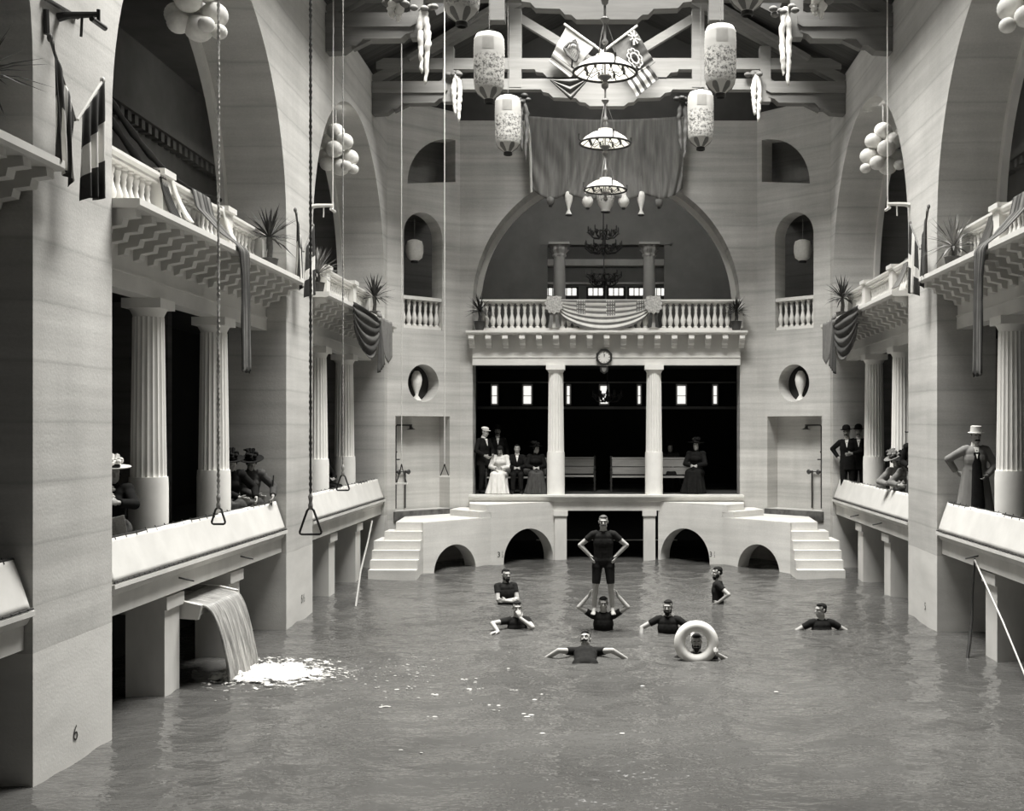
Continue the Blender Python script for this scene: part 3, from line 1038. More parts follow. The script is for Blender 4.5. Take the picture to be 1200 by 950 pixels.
# roof boards
mb = MB()
for s in (-1, 1):
    for d0, d1 in ((-3, 13.6), (27.4, 32.3)):
        mb.prism([(0, 15.35), (6.6, 11.95), (6.6, 12.1), (0, 15.5)], lambda a, b, d: (s * a, d, b), d0, d1)
    mb.prism([(4, 13.29), (6.6, 11.95), (6.6, 12.1), (4, 13.44)], lambda a, b, d: (s * a, d, b), 15.8, 28.2)
struct('ceiling', mb, m_roof)

# ---- rooms behind the back wall
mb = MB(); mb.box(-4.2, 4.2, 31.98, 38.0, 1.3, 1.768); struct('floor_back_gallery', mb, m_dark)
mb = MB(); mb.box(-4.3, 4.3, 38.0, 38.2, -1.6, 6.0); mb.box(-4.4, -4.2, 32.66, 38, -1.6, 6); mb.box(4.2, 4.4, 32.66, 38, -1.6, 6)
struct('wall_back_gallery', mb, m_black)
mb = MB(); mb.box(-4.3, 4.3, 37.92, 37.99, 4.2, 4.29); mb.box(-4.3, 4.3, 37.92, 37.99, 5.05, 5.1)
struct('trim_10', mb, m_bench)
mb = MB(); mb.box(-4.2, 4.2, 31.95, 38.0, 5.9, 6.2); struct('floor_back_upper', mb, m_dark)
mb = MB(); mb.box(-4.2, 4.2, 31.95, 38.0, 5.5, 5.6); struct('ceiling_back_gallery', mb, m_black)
# small bright windows of the lower room
k = 0
for px, hw in ((579.5, .075), (618, .12), (666, .04), (708, .12), (749, .035), (798.5, .13), (838, .05)):
    x = (px - 711) * 37.9 / FPX
    k += 1
    mb = MB(); mb.box(x - hw - .05, x + hw + .05, 37.9, 37.98, 4.33, 5.02)
    o = struct('window_%d' % k, mb, m_bench)
    p = MB(); p.box(x - hw, x + hw, 37.86, 37.9, 4.38, 4.62); p.box(x - hw, x + hw, 37.86, 37.9, 4.65, 4.95)
    part('pane', p, m_window, o)
# upper room: plaster back wall with a columned opening, then the room beyond with its band of windows
mb = MB()
mb.prism([(-7, 6.2), (7, 6.2), (7, 13), (-7, 13)], lambda a, b, d: (a, 38.0 + d, b), 0, .4, [[(-1.98, 6.3), (-1.98, 9.55), (1.92, 9.55), (1.92, 6.3)]])
mb.box(-7.2, -7, 32.7, 38, 6.2, 13); mb.box(7, 7.2, 32.7, 38, 6.2, 13)
struct('wall_back_upper', mb, m_upper)
mb = MB(); mb.box(-7, 7, 32.66, 38.4, 12.0, 12.2); struct('ceiling_back_upper', mb, m_upper)
mb = MB(); mb.box(-7, 7, 32.66, 47, 6.1, 6.2); struct('floor_back_far_room', mb, m_dark)
mb = MB(); mb.box(-2.15, 2.1, 37.9, 38.0, 9.55, 9.75)
for s, x in ((-1, -2.02), (1, 1.96)):
    mb.box(x - .09, x + .09, 37.93, 38.0, 6.2, 9.55)
struct('trim_11', mb, m_upper)
cor = None
for x, lab in ((-1.53, 'left ornate capped column in the shadowy room behind the back arch'), (1.37, 'right ornate capped column in the shadowy room behind the back arch')):
    if cor is None:
        cor = thing('corinthian_column', lab, 'column', (x, 37.6, 6.2), 'columns beyond the back arch')
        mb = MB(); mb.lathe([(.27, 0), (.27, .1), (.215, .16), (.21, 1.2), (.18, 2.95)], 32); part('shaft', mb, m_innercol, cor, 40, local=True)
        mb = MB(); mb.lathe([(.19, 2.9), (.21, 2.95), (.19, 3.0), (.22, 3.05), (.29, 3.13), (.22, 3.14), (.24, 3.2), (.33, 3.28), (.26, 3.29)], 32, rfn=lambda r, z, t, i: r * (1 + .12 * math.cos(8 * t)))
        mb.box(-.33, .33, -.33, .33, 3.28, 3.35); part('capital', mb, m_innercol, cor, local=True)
    else:
        dup(cor, (x, 37.6, 6.2), lab)
mb = MB(); mb.box(-7, 7, 46, 46.2, 6.2, 12); mb.box(-7.2, -7, 38.4, 46, 6.2, 12); mb.box(7, 7.2, 38.4, 46, 6.2, 12)
struct('wall_far_room', mb, m_upper)
mb = MB(); mb.box(-7, 7, 38.4, 46, 11.0, 11.2); struct('ceiling_far_room', mb, m_upper)
mb = MB(); mb.box(-7, 7, 45.6, 46, 9.95, 10.2); mb.box(-7, 7, 45.85, 46, 9.25, 9.33); struct('trim_12', mb, m_white2)
for px, w in ((645, 14), (667, 18), (698, 18), (722, 18), (746, 18), (772, 14)):
    x = (px - 711) * 45.8 / FPX; hw = w / 2 * 45.8 / FPX
    k += 1
    mb = MB(); mb.box(x - hw - .06, x + hw + .06, 45.8, 45.99, 8.3, 9.15)
    o = struct('window_%d' % k, mb, m_dark)
    p = MB()
    for q in range(3):
        a = x - hw + q * 2 * hw / 3
        p.box(a + .02, a + 2 * hw / 3 - .02, 45.76, 45.8, 8.8, 9.08)
    part('pane', p, m_window, o)

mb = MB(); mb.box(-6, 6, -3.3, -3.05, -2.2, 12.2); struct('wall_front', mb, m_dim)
# ---- pool: floor slopes down towards the camera
mb = MB()
mb.prism([(-3, -2.2), (32, -1.1), (32, -1.4), (-3, -2.5)], lambda a, b, d: (d, a, b), -7.8, 7.9)
struct('floor', mb, m_dim)

# ---- water surface, real ripples
rng = np.random.RandomState(4)
xs = np.arange(-7.7, 7.8, .085); ysr = []
y = -2.9
while y < 37.6:
    ysr.append(y); y += .06 if 9 < y < 32 else .5
ysr = np.array(ysr)
X, Y = np.meshgrid(xs, ysr)
Z = np.zeros_like(X)
for i in range(46):
    lam = rng.uniform(.34, 1.7); a = rng.uniform(0, PI) if i % 2 else rng.normal(PI / 2, .6)
    kx, ky = math.cos(a) * 2 * PI / lam, math.sin(a) * 2 * PI / lam
    env = .6 + .4 * np.sin(X * rng.uniform(.1, .6) + Y * rng.uniform(.1, .5) + rng.uniform(0, 6))
    Z += env * .0038 * lam ** .9 * np.sin(kx * X + ky * Y + rng.uniform(0, 6.28))
# rings spreading from the foot of the waterfall and from the bathers
for (cx, cy, am, dec) in ((-5.2, 17.1, .022, 1.3), (-.06, 20.6, .008, 1.2), (1.07, 20.3, .008, 1.0), (1.4, 18.2, .008, 1.0), (-1.6, 20.8, .008, 1.0), (-.3, 17.6, .010, 1.2), (3.8, 20.5, .008, 1.0)):
    R = np.sqrt((X - cx) ** 2 + (Y - cy) ** 2)
    Z += 1.5 * am * np.sin(R * 2 * PI / .42) * np.exp(-R / dec)
v = np.stack([X, Y, Z], -1).reshape(-1, 3)
ny, nx = X.shape
idx = np.arange(ny * nx).reshape(ny, nx)
q = np.stack([idx[:-1, :-1], idx[:-1, 1:], idx[1:, 1:], idx[1:, :-1]], -1).reshape(-1, 4)
me = bpy.data.meshes.new('pool_water'); me.from_pydata(v.tolist(), [], q.tolist())
me.polygons.foreach_set('use_smooth', [True] * len(me.polygons)); me.materials.append(m_water); me.update()
o = bpy.data.objects.new('pool_water', me); C.objects.link(o)
tag(o, 'grey rippled water filling the bathing pool', 'water', kind='stuff')
ZW = lambda x, y: float(Z[np.abs(ysr - y).argmin(), np.abs(xs - x).argmin()])

# ---- stone stairs either side of the back gallery
for sx in (-1, 1):
    q = (lambda sx: lambda x, y, z: (-sx * x if sx > 0 else x, y, z))(sx)   # authored for the left, mirrored for the right
    r = thing('stone_stairs', '%s stone stairs rising from the pool to the %s shower niche and back gallery' % (SN[sx], SN[sx]), 'stairs', q(-4.2, 30, 0))
    st = ((-5.66, -4.520), (-5.66, -4.521), (-5.66, -4.522), (-5.66, -4.523), (-5.44, -4.524), (-5.20, -4.525))
    for i, (a, b) in enumerate(st):
        mb = MB(q); yf = 27.62 + .225 * i
        mb.box(a, b, yf, 29.3 + .02 * i if i < 4 else (29.2 if i == 4 else 29.0), -1.3 + .01 * i, .21 * (i + 1) - (.004 if i == 5 else 0))
        part('step', mb, m_stair, r)
    a0, a1 = Vector((-4.52, 28.70)), Vector((-3.02, 30.40)); b1 = Vector((-1.40, 31.70))
    for nm, p, e, top, ac, ar, asp, arz in (('lower_arched_wall', a0, a1, 1.245, 1.04, .70, -.06, .70), ('upper_arched_wall', a1, b1, 1.58, 1.20, .80, .06, .84)):
        d = (e - p).normalized(); L = (e - p).length; n = Vector((-d.y, d.x))
        fn = (lambda p, d, n: lambda s, z, t: (p.x + d.x * s + n.x * t, p.y + d.y * s + n.y * t, z))(p, d, n)
        T2 = (lambda fn, q: lambda s, z, t: q(*fn(s, z, t)))(fn, q)
        mb = MB(T2)
        ap = arch_poly(ac, ar, asp, -1.35, 28, arz)
        mb.prism([(0, -1.35)] + ap + [(L, -1.35), (L, top), (0, top)], lambda s, z, t: (s, z, t), 0, .42)
        part(nm, mb, m_stair, r)
    mb = MB(q)
    mb.prism([(-5.20, 28.80), (-4.46, 28.78), (-3.04, 30.39), (-3.05, 30.9), (-3.05, 31.85), (-4.05, 31.85), (-5.3, 30.6)], lambda a, b, d: (a, b, d), 1.06, 1.262)
    part('landing', mb, m_stair, r)
    mb = MB(q)
    mb.prism([(-3.29, 30.125), (-3.03, 30.398), (-3.10, 31.85), (-4.02, 31.85), (-4.17, 30.98)], lambda a, b, d: (a, b, d), 1.2, 1.42)
    part('step', mb, m_stair, r)
    mb = MB(q)
    mb.prism([(-3.13, 30.29), (-3.02, 30.40), (-1.42, 31.70), (-1.42, 31.88), (-3.75, 31.88), (-3.62, 30.75)], lambda a, b, d: (a, b, d), 1.38, 1.585)
    part('step', mb, m_stair, r)
    # painted depth in feet
    ds, xt = a1 - a0, None
    for txt, s_, zc, sz in (('3', .20, .26, .20), ('1', .315, .31, .105), ('2', .315, .22, .105)):
        cu = bpy.data.curves.new('t', 'FONT'); cu.body = txt; cu.size = sz; cu.extrude = .002
        cu.align_x = 'CENTER'; cu.align_y = 'CENTER'
        to = bpy.data.objects.new('t', cu); C.objects.link(to)
        me = bpy.data.meshes.new_from_object(to.evaluated_get(bpy.context.evaluated_depsgraph_get()))
        bpy.data.objects.remove(to)
        p, d = a1, (b1 - a1).normalized(); n = Vector((-d.y, d.x))
        base = WL[r.name]
        s0 = .30 + (s_ - .26) * 1
        for vv in me.vertices:
            if sx < 0:
                s1 = s0 + vv.co.x
                w = (p.x + d.x * s1 - n.x * .006, p.y + d.y * s1 - n.y * .006)
                w = (w[0], w[1], zc + vv.co.y)
            else:
                s1 = (.60 - s0) - vv.co.x
                w = (-(p.x + d.x * s1 - n.x * .006), p.y + d.y * s1 - n.y * .006, zc + vv.co.y)
            vv.co = Vector(w) - base
        me.materials.clear(); me.materials.append(m_mark)
        o = bpy.data.objects.new('painted_depth_number', me); C.objects.link(o); o.parent = r
        WL[o.name] = base.copy()


def paint_text(body, parent, fn, sz, base):
    cu = bpy.data.curves.new('t', 'FONT'); cu.body = body; cu.size = sz; cu.align_x = 'CENTER'; cu.align_y = 'CENTER'
    to = bpy.data.objects.new('t', cu); C.objects.link(to)
    me = bpy.data.meshes.new_from_object(to.evaluated_get(bpy.context.evaluated_depsgraph_get()))
    bpy.data.objects.remove(to)
    for vv in me.vertices:
        vv.co = Vector(fn(vv.co.x, vv.co.y)) - base
    me.materials.clear(); me.materials.append(m_mark)
    o = bpy.data.objects.new('painted_depth_number', me); C.objects.link(o); o.parent = parent
    WL[o.name] = base.copy()


wl = bpy.data.objects['wall_left']
paint_text('6', wl, lambda a, b: (-5.694, 12.49 + a, .30 + b), .24, Vector((0, 0, 0)))
paint_text('5\u00bd', wl, lambda a, b: (-5.694, 21.85 + a, .38 + b), .22, Vector((0, 0, 0)))
wr = bpy.data.objects['wall_right']
paint_text('5', wr, lambda a, b: (5.794, 21.2 - a, .33 + b), .20, Vector((0, 0, 0)))

# ---- front of the back gallery: slab edge, pilasters, entablature
mb = MB()
mb.prism([(31.50, 1.77), (31.50, 1.72), (31.56, 1.66), (31.60, 1.60), (31.66, 1.57), (31.66, 1.34), (31.98, 1.34), (31.98, 1.77)], lambda a, b, d: (d, a, b), -3.74, 3.72)
struct('trim_13', mb, m_white2)
for nm, x in (('left', -1.25), ('right', 1.16)):
    r = thing('stone_pilaster', '%s square pilaster flanking the dark opening under the back gallery' % nm, 'pilaster', (x, 31.75, -1.2), 'pilasters under the back gallery')
    mb = MB(); mb.box(x - .16, x + .16, 31.62, 31.97, -1.2, 1.2); part('shaft', mb, m_post, r)
    mb = MB(); mb.box(x - .19, x + .19, 31.58, 31.97, 1.2, 1.335); part('capital', mb, m_post, r)
mb = MB(); mb.box(-2.0, 2.0, 33.0, 33.03, .40, .43)
solo('iron_rail', mb, m_white2, 'thin pale rail across the dark opening under the back gallery', 'rail', (0, 33, .4))


def bracket_profile(flip=1):
    return [(.36, 6.12), (-.24, 6.12), (-.25, 6.03), (-.10, 6.01), (-.08, 5.93), (.08, 5.91), (.10, 5.83), (.26, 5.80), (.28, 5.73), (.36, 5.71)]


def baluster(mb, x, y, z0, h, r=.055):
    """turned baluster of total height h"""
    pr = [(.9, 0), (.9, .06), (.5, .08), (.62, .12), (1.0, .25), (1.05, .33), (.62, .5), (.45, .6), (.6, .68), (.5, .72), (.78, .85), (.5, .93), (.85, .95), (.85, 1)]
    mb.lathe([(a * r, z0 + b * h) for a, b in pr], 10, (x, y, 0))


def balcony(sx, b):
    y0, y1 = BAYS[sx][b]
    nm = '%s %s' % (SN[sx], BN[b])
    T = SU(sx)
    r = thing('balcony', {(-1, 0): 'balcony end at the extreme left edge, only its last brackets showing',
                          (-1, 1): 'white bracketed balcony over the near left gallery, above the falling water',
                          (-1, 2): 'white bracketed balcony over the far left gallery, beyond the second pier',
                          (1, 1): 'white bracketed balcony over the near right gallery, at the right edge',
                          (1, 2): 'white bracketed balcony over the far right gallery, above the two bowler hats'}[(sx, b)], 'balcony', T(.34, y0, 5.31), 'side gallery balconies')
    mb = MB(T)
    mb.prism([(-.32, 6.225), (-.32, 6.15), (-.28, 6.12), (.5, 6.12), (.5, 6.225)], lambda a, c, d: (a, d, c), y0 + .0, y1 - .0)
    part('cornice', mb, m_white, r)
    mb = MB(T)
    mb.box(.34, .62, y0 + .01, y1 - .01, 5.31, 5.52); mb.box(.325, .62, y0 + .01, y1 - .01, 5.52, 5.55); mb.box(.355, .62, y0 + .01, y1 - .01, 5.55, 6.12)
    part('entablature', mb, m_white, r)
    n = 16; st = (y1 - y0 - .3) / (n - 1)
    first = None
    for k in range(n):
        if b == 0 and k < 10:
            continue
        y = y0 + .15 + k * st
        if first is None:
            mb = MB(T); mb.prism(bracket_profile(), lambda a, c, d: (a, d, c), y - .075, y + .075)
            first = part('bracket', mb, m_white, r); fy = y
        else:
            part_copy(first, 0, y - fy, 0)
    # balustrade: pedestals over the columns
    r2 = thing('balustrade', {(-1, 0): 'end of white balustrade at the extreme left edge of the upper gallery',
                              (-1, 1): 'white balustrade with dark bunting above the near left gallery',
                              (-1, 2): 'white balustrade above the far left gallery, palms at both ends',
                              (1, 1): 'white balustrade above the near right gallery with draped dark cloth',
                              (1, 2): 'white balustrade above the far right gallery, striped pedestal at its near end'}[(sx, b)], 'balustrade', T(.4, y0, 6.225), 'side gallery balustrades')
    c = (y0 + y1) / 2
    ya, yb = y0 + .05, y1 - .35
    mb = MB(T); mb.box(.29, .52, ya, yb, 6.225, 6.31); part('base_rail', mb, m_white, r2)
    mb = MB(T); mb.prism([(.26, 6.98), (.26, 6.94), (.30, 6.90), (.30, 6.86), (.51, 6.86), (.51, 6.90), (.55, 6.94), (.55, 6.98)], lambda a, cc, d: (a, d, cc), ya, yb); part('hand_rail', mb, m_white, r2)
    mb = MB(T); mb.box(.29, .52, yb - .12, yb, 6.31, 6.86); part('pedestal', mb, m_white, r2)
    for o in (-1.31, 1.31):
        mb = MB(T); mb.box(.25, .54, c + o - .15, c + o + .15, 6.31, 6.92); mb.box(.2, .59, c + o - .21, c + o + .21, 6.97, 7.05)
        part('pedestal', mb, m_white, r2)
    first = None
    k = 0
    y = ya + .1
    while y < yb - .2:
        if min(abs(y - c - 1.31), abs(y - c + 1.31)) > .2 and not (b == 0 and y < 9.5):
            if first is None:
                mb = MB(T); baluster(mb, .405, y, 6.31, .55, .07); first = part('baluster', mb, m_white, r2, 35); fy = y
            else:
                part_copy(first, 0, y - fy, 0)
        y += .19
    return r


for sx, b in ((-1, 0), (-1, 1), (-1, 2), (1, 1), (1, 2)):
    balcony(sx, b)

# ---- fluted columns of the galleries (pale unfluted drum below)


def make_column(label, loc, h, r0=.25, r1=.205, frac=.33, group=None):
    z0 = loc[2]
    r = thing('doric_column', label, 'column', loc, group)
    hz = h * frac
    mb = MB()
    def fl(rr, z, t, i):
        return rr * (1 - .075 * abs(math.sin(t * 10)))
    hs = h - .24
    mb.lathe([(r0 + (r1 - r0) * (hz + (hs - hz) * q) / hs, hz + (hs - hz) * q) for q in (0, .25, .5, .75, 1)], 120, rfn=fl)
    part('fluted_shaft', mb, m_column, r, 25, local=True)
    mb = MB(); mb.lathe([(r0 * 1.03, 0), (r0 * 1.03, hz * .9), (r0 * 1.0, hz)], 40); part('plain_drum', mb, m_column, r, 40, local=True)
    mb = MB(); mb.lathe([(r1 * .97, hs), (r1, hs + .03), (r1 * 1.15, hs + .09), (r1 * 1.22, hs + .11)], 40); a = r1 * 1.28
    mb.box(-a, a, -a, a, hs + .11, h); part('capital', mb, m_column, r, 40, local=True)
    return r


col0 = None
for sx, b, o, lab in ((-1, 1, -1.31, 'fluted column of near left gallery beside the pier and the seated reader'),
                      (-1, 1, 1.31, 'fluted column of near left gallery behind the hanging rope and small ring'),
                      (-1, 2, -1.31, 'fluted column of far left gallery half hidden by the second pier'),
                      (-1, 2, 1.31, 'fluted column of far left gallery nearest the left corner'),
                      (1, 1, 1.31, 'fluted column at right edge beside the man in the grey overcoat'),
                      (1, 2, -1.31, 'fluted column of far right gallery half hidden by the right pier'),
                      (1, 2, 1.31, 'fluted column of far right gallery beside the two men in bowler hats')):
    y0, y1 = BAYS[sx][b]
    loc = (sx * (W_[sx] + .5), (y0 + y1) / 2 + o, 1.74)
    if col0 is None:
        col0 = make_column(lab, loc, 3.57, group='side gallery columns')
    else:
        dup(col0, loc, lab)
bc = make_column('left fluted column of the back gallery, between seated group and benches', (-1.39, 31.85, 1.77), 3.53, .235, .20, group='back gallery columns')
dup(bc, (1.29, 31.85, 1.77), 'right fluted column of the back gallery, beside the central bench')

# ---- square posts standing in the water under the galleries
post0 = None
for sx, b, o, lab in ((-1, 1, -1.31, 'square white post in the water just left of the waterfall'),
                      (-1, 1, 1.31, 'square white post behind the waterfall on its right side'),
                      (-1, 2, -1.31, 'square white post under far left gallery, next to the second pier'),
                      (-1, 2, 1.31, 'square white post under far left gallery, next to the left stairs'),
                      (1, 1, 1.31, 'square white post in the water at right edge with hose beside it'),
                      (1, 2, -1.31, 'square white post under far right gallery, next to the pier'),
                      (1, 2, 1.31, 'square white post under far right gallery, next to the right stairs')):
    y0, y1 = BAYS[sx][b]
    loc = (sx * (W_[sx] + .44), (y0 + y1) / 2 + o, -1.6)
    if post0 is None:
        post0 = thing('gallery_post', lab, 'post', loc, 'posts under the galleries')
        mb = MB(); mb.box(-.26, .26, -.27, .27, -.2, 2.76); part('shaft', mb, m_post, post0, local=True)
        mb = MB(); mb.box(-.31, .31, -.32, .32, 2.76, 2.93); part('capital', mb, m_post, post0, local=True); mb = None
    else:
        dup(post0, loc, lab)

# ---- tilted canvas screens along the gallery edge
for sx, b, lab in ((-1, 0, 'end of a pale canvas screen at the extreme left edge'),
                   (-1, 1, 'long pale canvas screen of near left gallery, above the waterfall'),
                   (-1, 2, 'pale canvas screen of far left gallery, beside the left corner'),
                   (1, 1, 'pale canvas screen of near right gallery in front of the overcoat man'),
                   (1, 2, 'pale canvas screen of far right gallery in front of the bowler hat men')):
    y0, y1 = BAYS[sx][b]
    T = SU(sx)
    r = thing('canvas_screen', lab, 'screen', T(.1, (y0 + y1) / 2, 1.765), 'canvas parapet screens')
    mb = MB(T)
    random.seed(b + sx)
    def pl(u, v, y0=y0, y1=y1):
        yy = y0 + .05 + (y1 - y0 - .1) * u
        return (.0 + .17 * v + .006 * math.sin(yy * 7) * math.sin(PI * v) + .006 * math.sin(yy * 2.3) * v, yy, 1.785 + .50 * v + .003 * math.sin(yy * 9) * v)
    mb.grid(pl, 90, 8)
    o = part('canvas', mb, m_canvas, r, 60)
    so = o.modifiers.new('s', 'SOLIDIFY'); so.thickness = .015
    mb = MB(T); mb.tube([(.185, y0 + .03, 2.275), (.185, y1 - .03, 2.275)], .018, 8); part('top_rod', mb, m_black_iron, r)
    mb = MB(T)
    for k in range(int((y1 - y0) / .32)):
        yy = y0 + .15 + k * .32
        mb.tube([(.155, yy, 2.25), (.19, yy + .015, 2.31)], .007, 5)
    part('lacing', mb, m_black_iron, r)
    mb = MB(T); mb.tube([(-.015, y0 + .03, 1.785), (-.015, y1 - .03, 1.785)], .012, 6)
    for k in range(int((y1 - y0) / .16)):
        mb.ell((-.02, y0 + .1 + k * .16, 1.79), (.014, .022, .014), None, 6, 4)
    part('bottom_lacing', mb, m_black_iron, r)

# ---- balcony of the back gallery
r = thing('balcony', 'white bracketed balcony across the back wall, above the clock', 'balcony', (CX, 31.9, 5.31))
mb = MB(); mb.prism([(31.36, 6.215), (31.36, 6.16), (31.40, 6.12), (32.6, 6.12), (32.6, 6.215)], lambda a, b, d: (d, a, b), -3.80, 3.80); part('cornice', mb, m_white, r)
mb = MB(); mb.box(-3.66, 3.64, 31.74, 32.1, 5.30, 5.50); mb.box(-3.66, 3.64, 31.72, 32.1, 5.50, 5.53); mb.box(-3.66, 3.64, 31.75, 32.1, 5.53, 6.12); part('entablature', mb, m_white, r)
for k in range(17):
    x = -3.66 + k * 7.32 / 16
    if k == 0:
        mb = MB(); mb.prism([(31.76, 6.12), (31.42, 6.12), (31.41, 6.0), (31.52, 5.97), (31.54, 5.87), (31.66, 5.84), (31.68, 5.77), (31.76, 5.76)], lambda a, b, d: (d, a, b), x - .075, x + .075)
        f0 = part('bracket', mb, m_white, r)
    else:
        part_copy(f0, k * 7.32 / 16, 0, 0)
r = thing('balustrade', 'white turned balustrade across the big back arch, hung with flags', 'balustrade', (CX, 31.62, 6.215))
mb = MB(); mb.box(-3.5, 3.62, 31.52, 31.72, 6.215, 6.29); part('base_rail', mb, m_white, r)
mb = MB(); mb.prism([(31.47, 7.06), (31.47, 7.01), (31.52, 6.97), (31.72, 6.97), (31.77, 7.01), (31.77, 7.06)], lambda a, b, d: (d, a, b), -3.5, 3.62); part('hand_rail', mb, m_white, r)
for x in (-1.42, 1.26, -3.44, 3.56):
    mb = MB(); mb.box(x - .12, x + .12, 31.5, 31.74, 6.29, 7.0)
    if abs(x) < 2:
        mb.box(x - .19, x + .19, 31.44, 31.8, 7.05, 7.14)
    part('pedestal', mb, m_white, r)
f0 = None
x = -3.26
while x < 3.45:
    if min(abs(x + 1.42), abs(x - 1.26)) > .18:
        if f0 is None:
            mb = MB(); baluster(mb, x, 31.62, 6.29, .68, .072); f0 = part('baluster', mb, m_white, r, 35); fx = x
        else:
            part_copy(f0, x - fx, 0, 0)
    x += .172

# ---- small balustrades in the arched corner windows
for sx in (-1, 1):
    f = CAN[sx]
    r = thing('balustrade', 'short white balustrade in the %s corner arched window' % SN[sx], 'balustrade', f(1.147, 6.22, .15), 'corner window balustrades')
    T = (lambda f: lambda s, d, z: f(s, z, d))(f)
    mb = MB(T); mb.box(.525, 1.77, .05, .26, 6.225, 6.30); part('base_rail', mb, m_white, r)
    mb = MB(T); mb.box(.525, 1.77, .02, .28, 6.99, 7.08); part('hand_rail', mb, m_white, r)
    f0 = None
    for k in range(7):
        s = .61 + k * .18
        mb = MB(T); baluster(mb, s, .155, 6.30, .69, .07); part('baluster', mb, m_white, r, 35)

# ---- roof trusses
for Y, lab, low in ((28.4, 'farther painted timber roof truss, in front of the back wall with crossed flags', True), (23.75, 'nearer timber roof truss at the top edge of the view', False)):
    r = thing('roof_truss', lab, 'truss', (0, Y, 11.2))
    pl = lambda a, b, d: (a, Y + d, b)
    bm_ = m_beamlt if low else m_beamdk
    def bar(p, q, w, d0, d1, nm, mat=bm_):
        p = Vector(p); q = Vector(q); d = (q - p).normalized(); n = Vector((-d.y, d.x)) * (w / 2)
        mb = MB(); mb.prism([p + n, q + n, q - n, p - n], pl, d0, d1); part(nm, mb, mat, r)
    for s in (-1, 1):
        Wd = W_[s]
        bar((s * (Wd - .02), 12.02), (0, 15.12), .24, -.12, .12, 'rafter')
        bar((s * (Wd - .9), 12.52), (0, 15.42), .10, -.3, .3, 'purlin')
        bar((s * 2.22, 11.85), (s * 2.22, 13.75), .30, -.14, .14, 'queen_post')
        bar((s * 2.1, 13.55), (s * .12, 12.35), .20, -.08, .08, 'strut')
        bar((s * 3.85, 11.5), (s * 3.85, 12.85), .26, -.15, .15, 'post')
        bar((s * 5.2, 11.35), (s * 3.9, 12.0), .18, -.09, .09, 'brace', m_wood)
        # scroll-cut wall bracket and hammer beam
        e = 3.92
        mb = MB(); mb.prism([(s * (Wd - .01), 11.20), (s * (Wd - .35), 11.22), (s * (Wd - .5), 11.33), (s * (Wd - .62), 11.33), (s * (Wd - .75), 11.46), (s * (e + .25), 11.47), (s * (e + .15), 11.56), (s * e, 11.60), (s * e, 11.70), (s * (Wd - .01), 11.70)], pl, -.16, .16)
        part('wall_bracket', mb, m_wood, r)
        mb = MB(); mb.prism([(s * (Wd - .01), 11.70), (s * (e + .05), 11.70), (s * (e - .06), 11.76), (s * (e - .06), 11.92), (s * e, 11.98), (s * (Wd - .01), 11.98)], pl, -.2, .2)
        part('hammer_beam', mb, bm_, r)
    mb = MB(); mb.box(-5.6, 5.7, Y - .13, Y + .13, 12.29, 12.56); part('upper_chord', mb, bm_, r)
    mb = MB()
    mb.prism([(-1.75, 12.29), (-1.72, 12.22), (-1.55, 12.20), (-1.45, 12.09), (-.95, 12.07), (-.85, 11.96), (-.72, 11.95), (-.62, 11.86), (.62, 11.86), (.72, 11.95), (.85, 11.96), (.95, 12.07), (1.45, 12.09), (1.55, 12.20), (1.72, 12.22), (1.75, 12.29)] if not low else
             [(-1.75, 12.29), (-1.72, 12.22), (-1.55, 12.20), (-1.45, 12.09), (1.45, 12.09), (1.55, 12.20), (1.72, 12.22), (1.75, 12.29)], pl, -.15, .15)
    part('scroll_cut_panel', mb, bm_, r)
    if low:
        mb = MB(); mb.box(-4.0, 4.0, Y - .13, Y + .13, 11.80, 12.06); part('lower_chord', mb, m_beamlt, r)
        mb = MB()
        mb.prism([(-1.60, 11.80), (-1.55, 11.73), (-1.42, 11.71), (-1.30, 11.60), (-.75, 11.58), (-.66, 11.49), (-.52, 11.47), (-.42, 11.39), (.42, 11.39), (.52, 11.47), (.66, 11.49), (.75, 11.58), (1.30, 11.60), (1.42, 11.71), (1.55, 11.73), (1.60, 11.80)], pl, -.15, .15)
        part('scroll_cut_panel', mb, bm_, r)
        for s in (-1, 1):
            bar((s * 2.2, 12.06), (s * 2.2, 12.29), .22, -.1, .1, 'spacer_block')

# ================================================================== THINGS IN THE HALL
# ---- life ring round the bather's neck
mb = MB()
mb.tube([(.258 * math.cos(t), 0, .258 * math.sin(t)) for t in [2 * PI * k / 56 for k in range(56)]], .086, 18, closed=True)
o = solo('life_ring', mb, m_ring, 'white life ring held upright round a bather\'s head', 'life ring', (0, 0, 0), smooth=80)
o.location = (1.385, 18.02, .255); o.rotation_euler = (math.radians(-6), 0, 0)

# ---- trough, waterfall and foam
T = SU(-1)
r = thing('water_trough', 'pale inlet trough between the posts pouring water into the pool', 'trough', T(.5, 16.9, 1.05))
mb = MB(T); mb.prism([(-.06, .98), (-.06, 1.06), (1.6, 1.24), (1.6, 1.16)], lambda a, b, d: (a, d, b), 16.15, 17.65); part('trough_floor', mb, m_post, r)
for y in (16.10, 17.65):
    mb = MB(T); mb.prism([(-.06, .93), (-.11, 1.13), (.15, 1.19), (1.6, 1.30), (1.6, 1.05)], lambda a, b, d: (a, d, b), y - .04, y + .04); part('trough_side', mb, m_post, r)


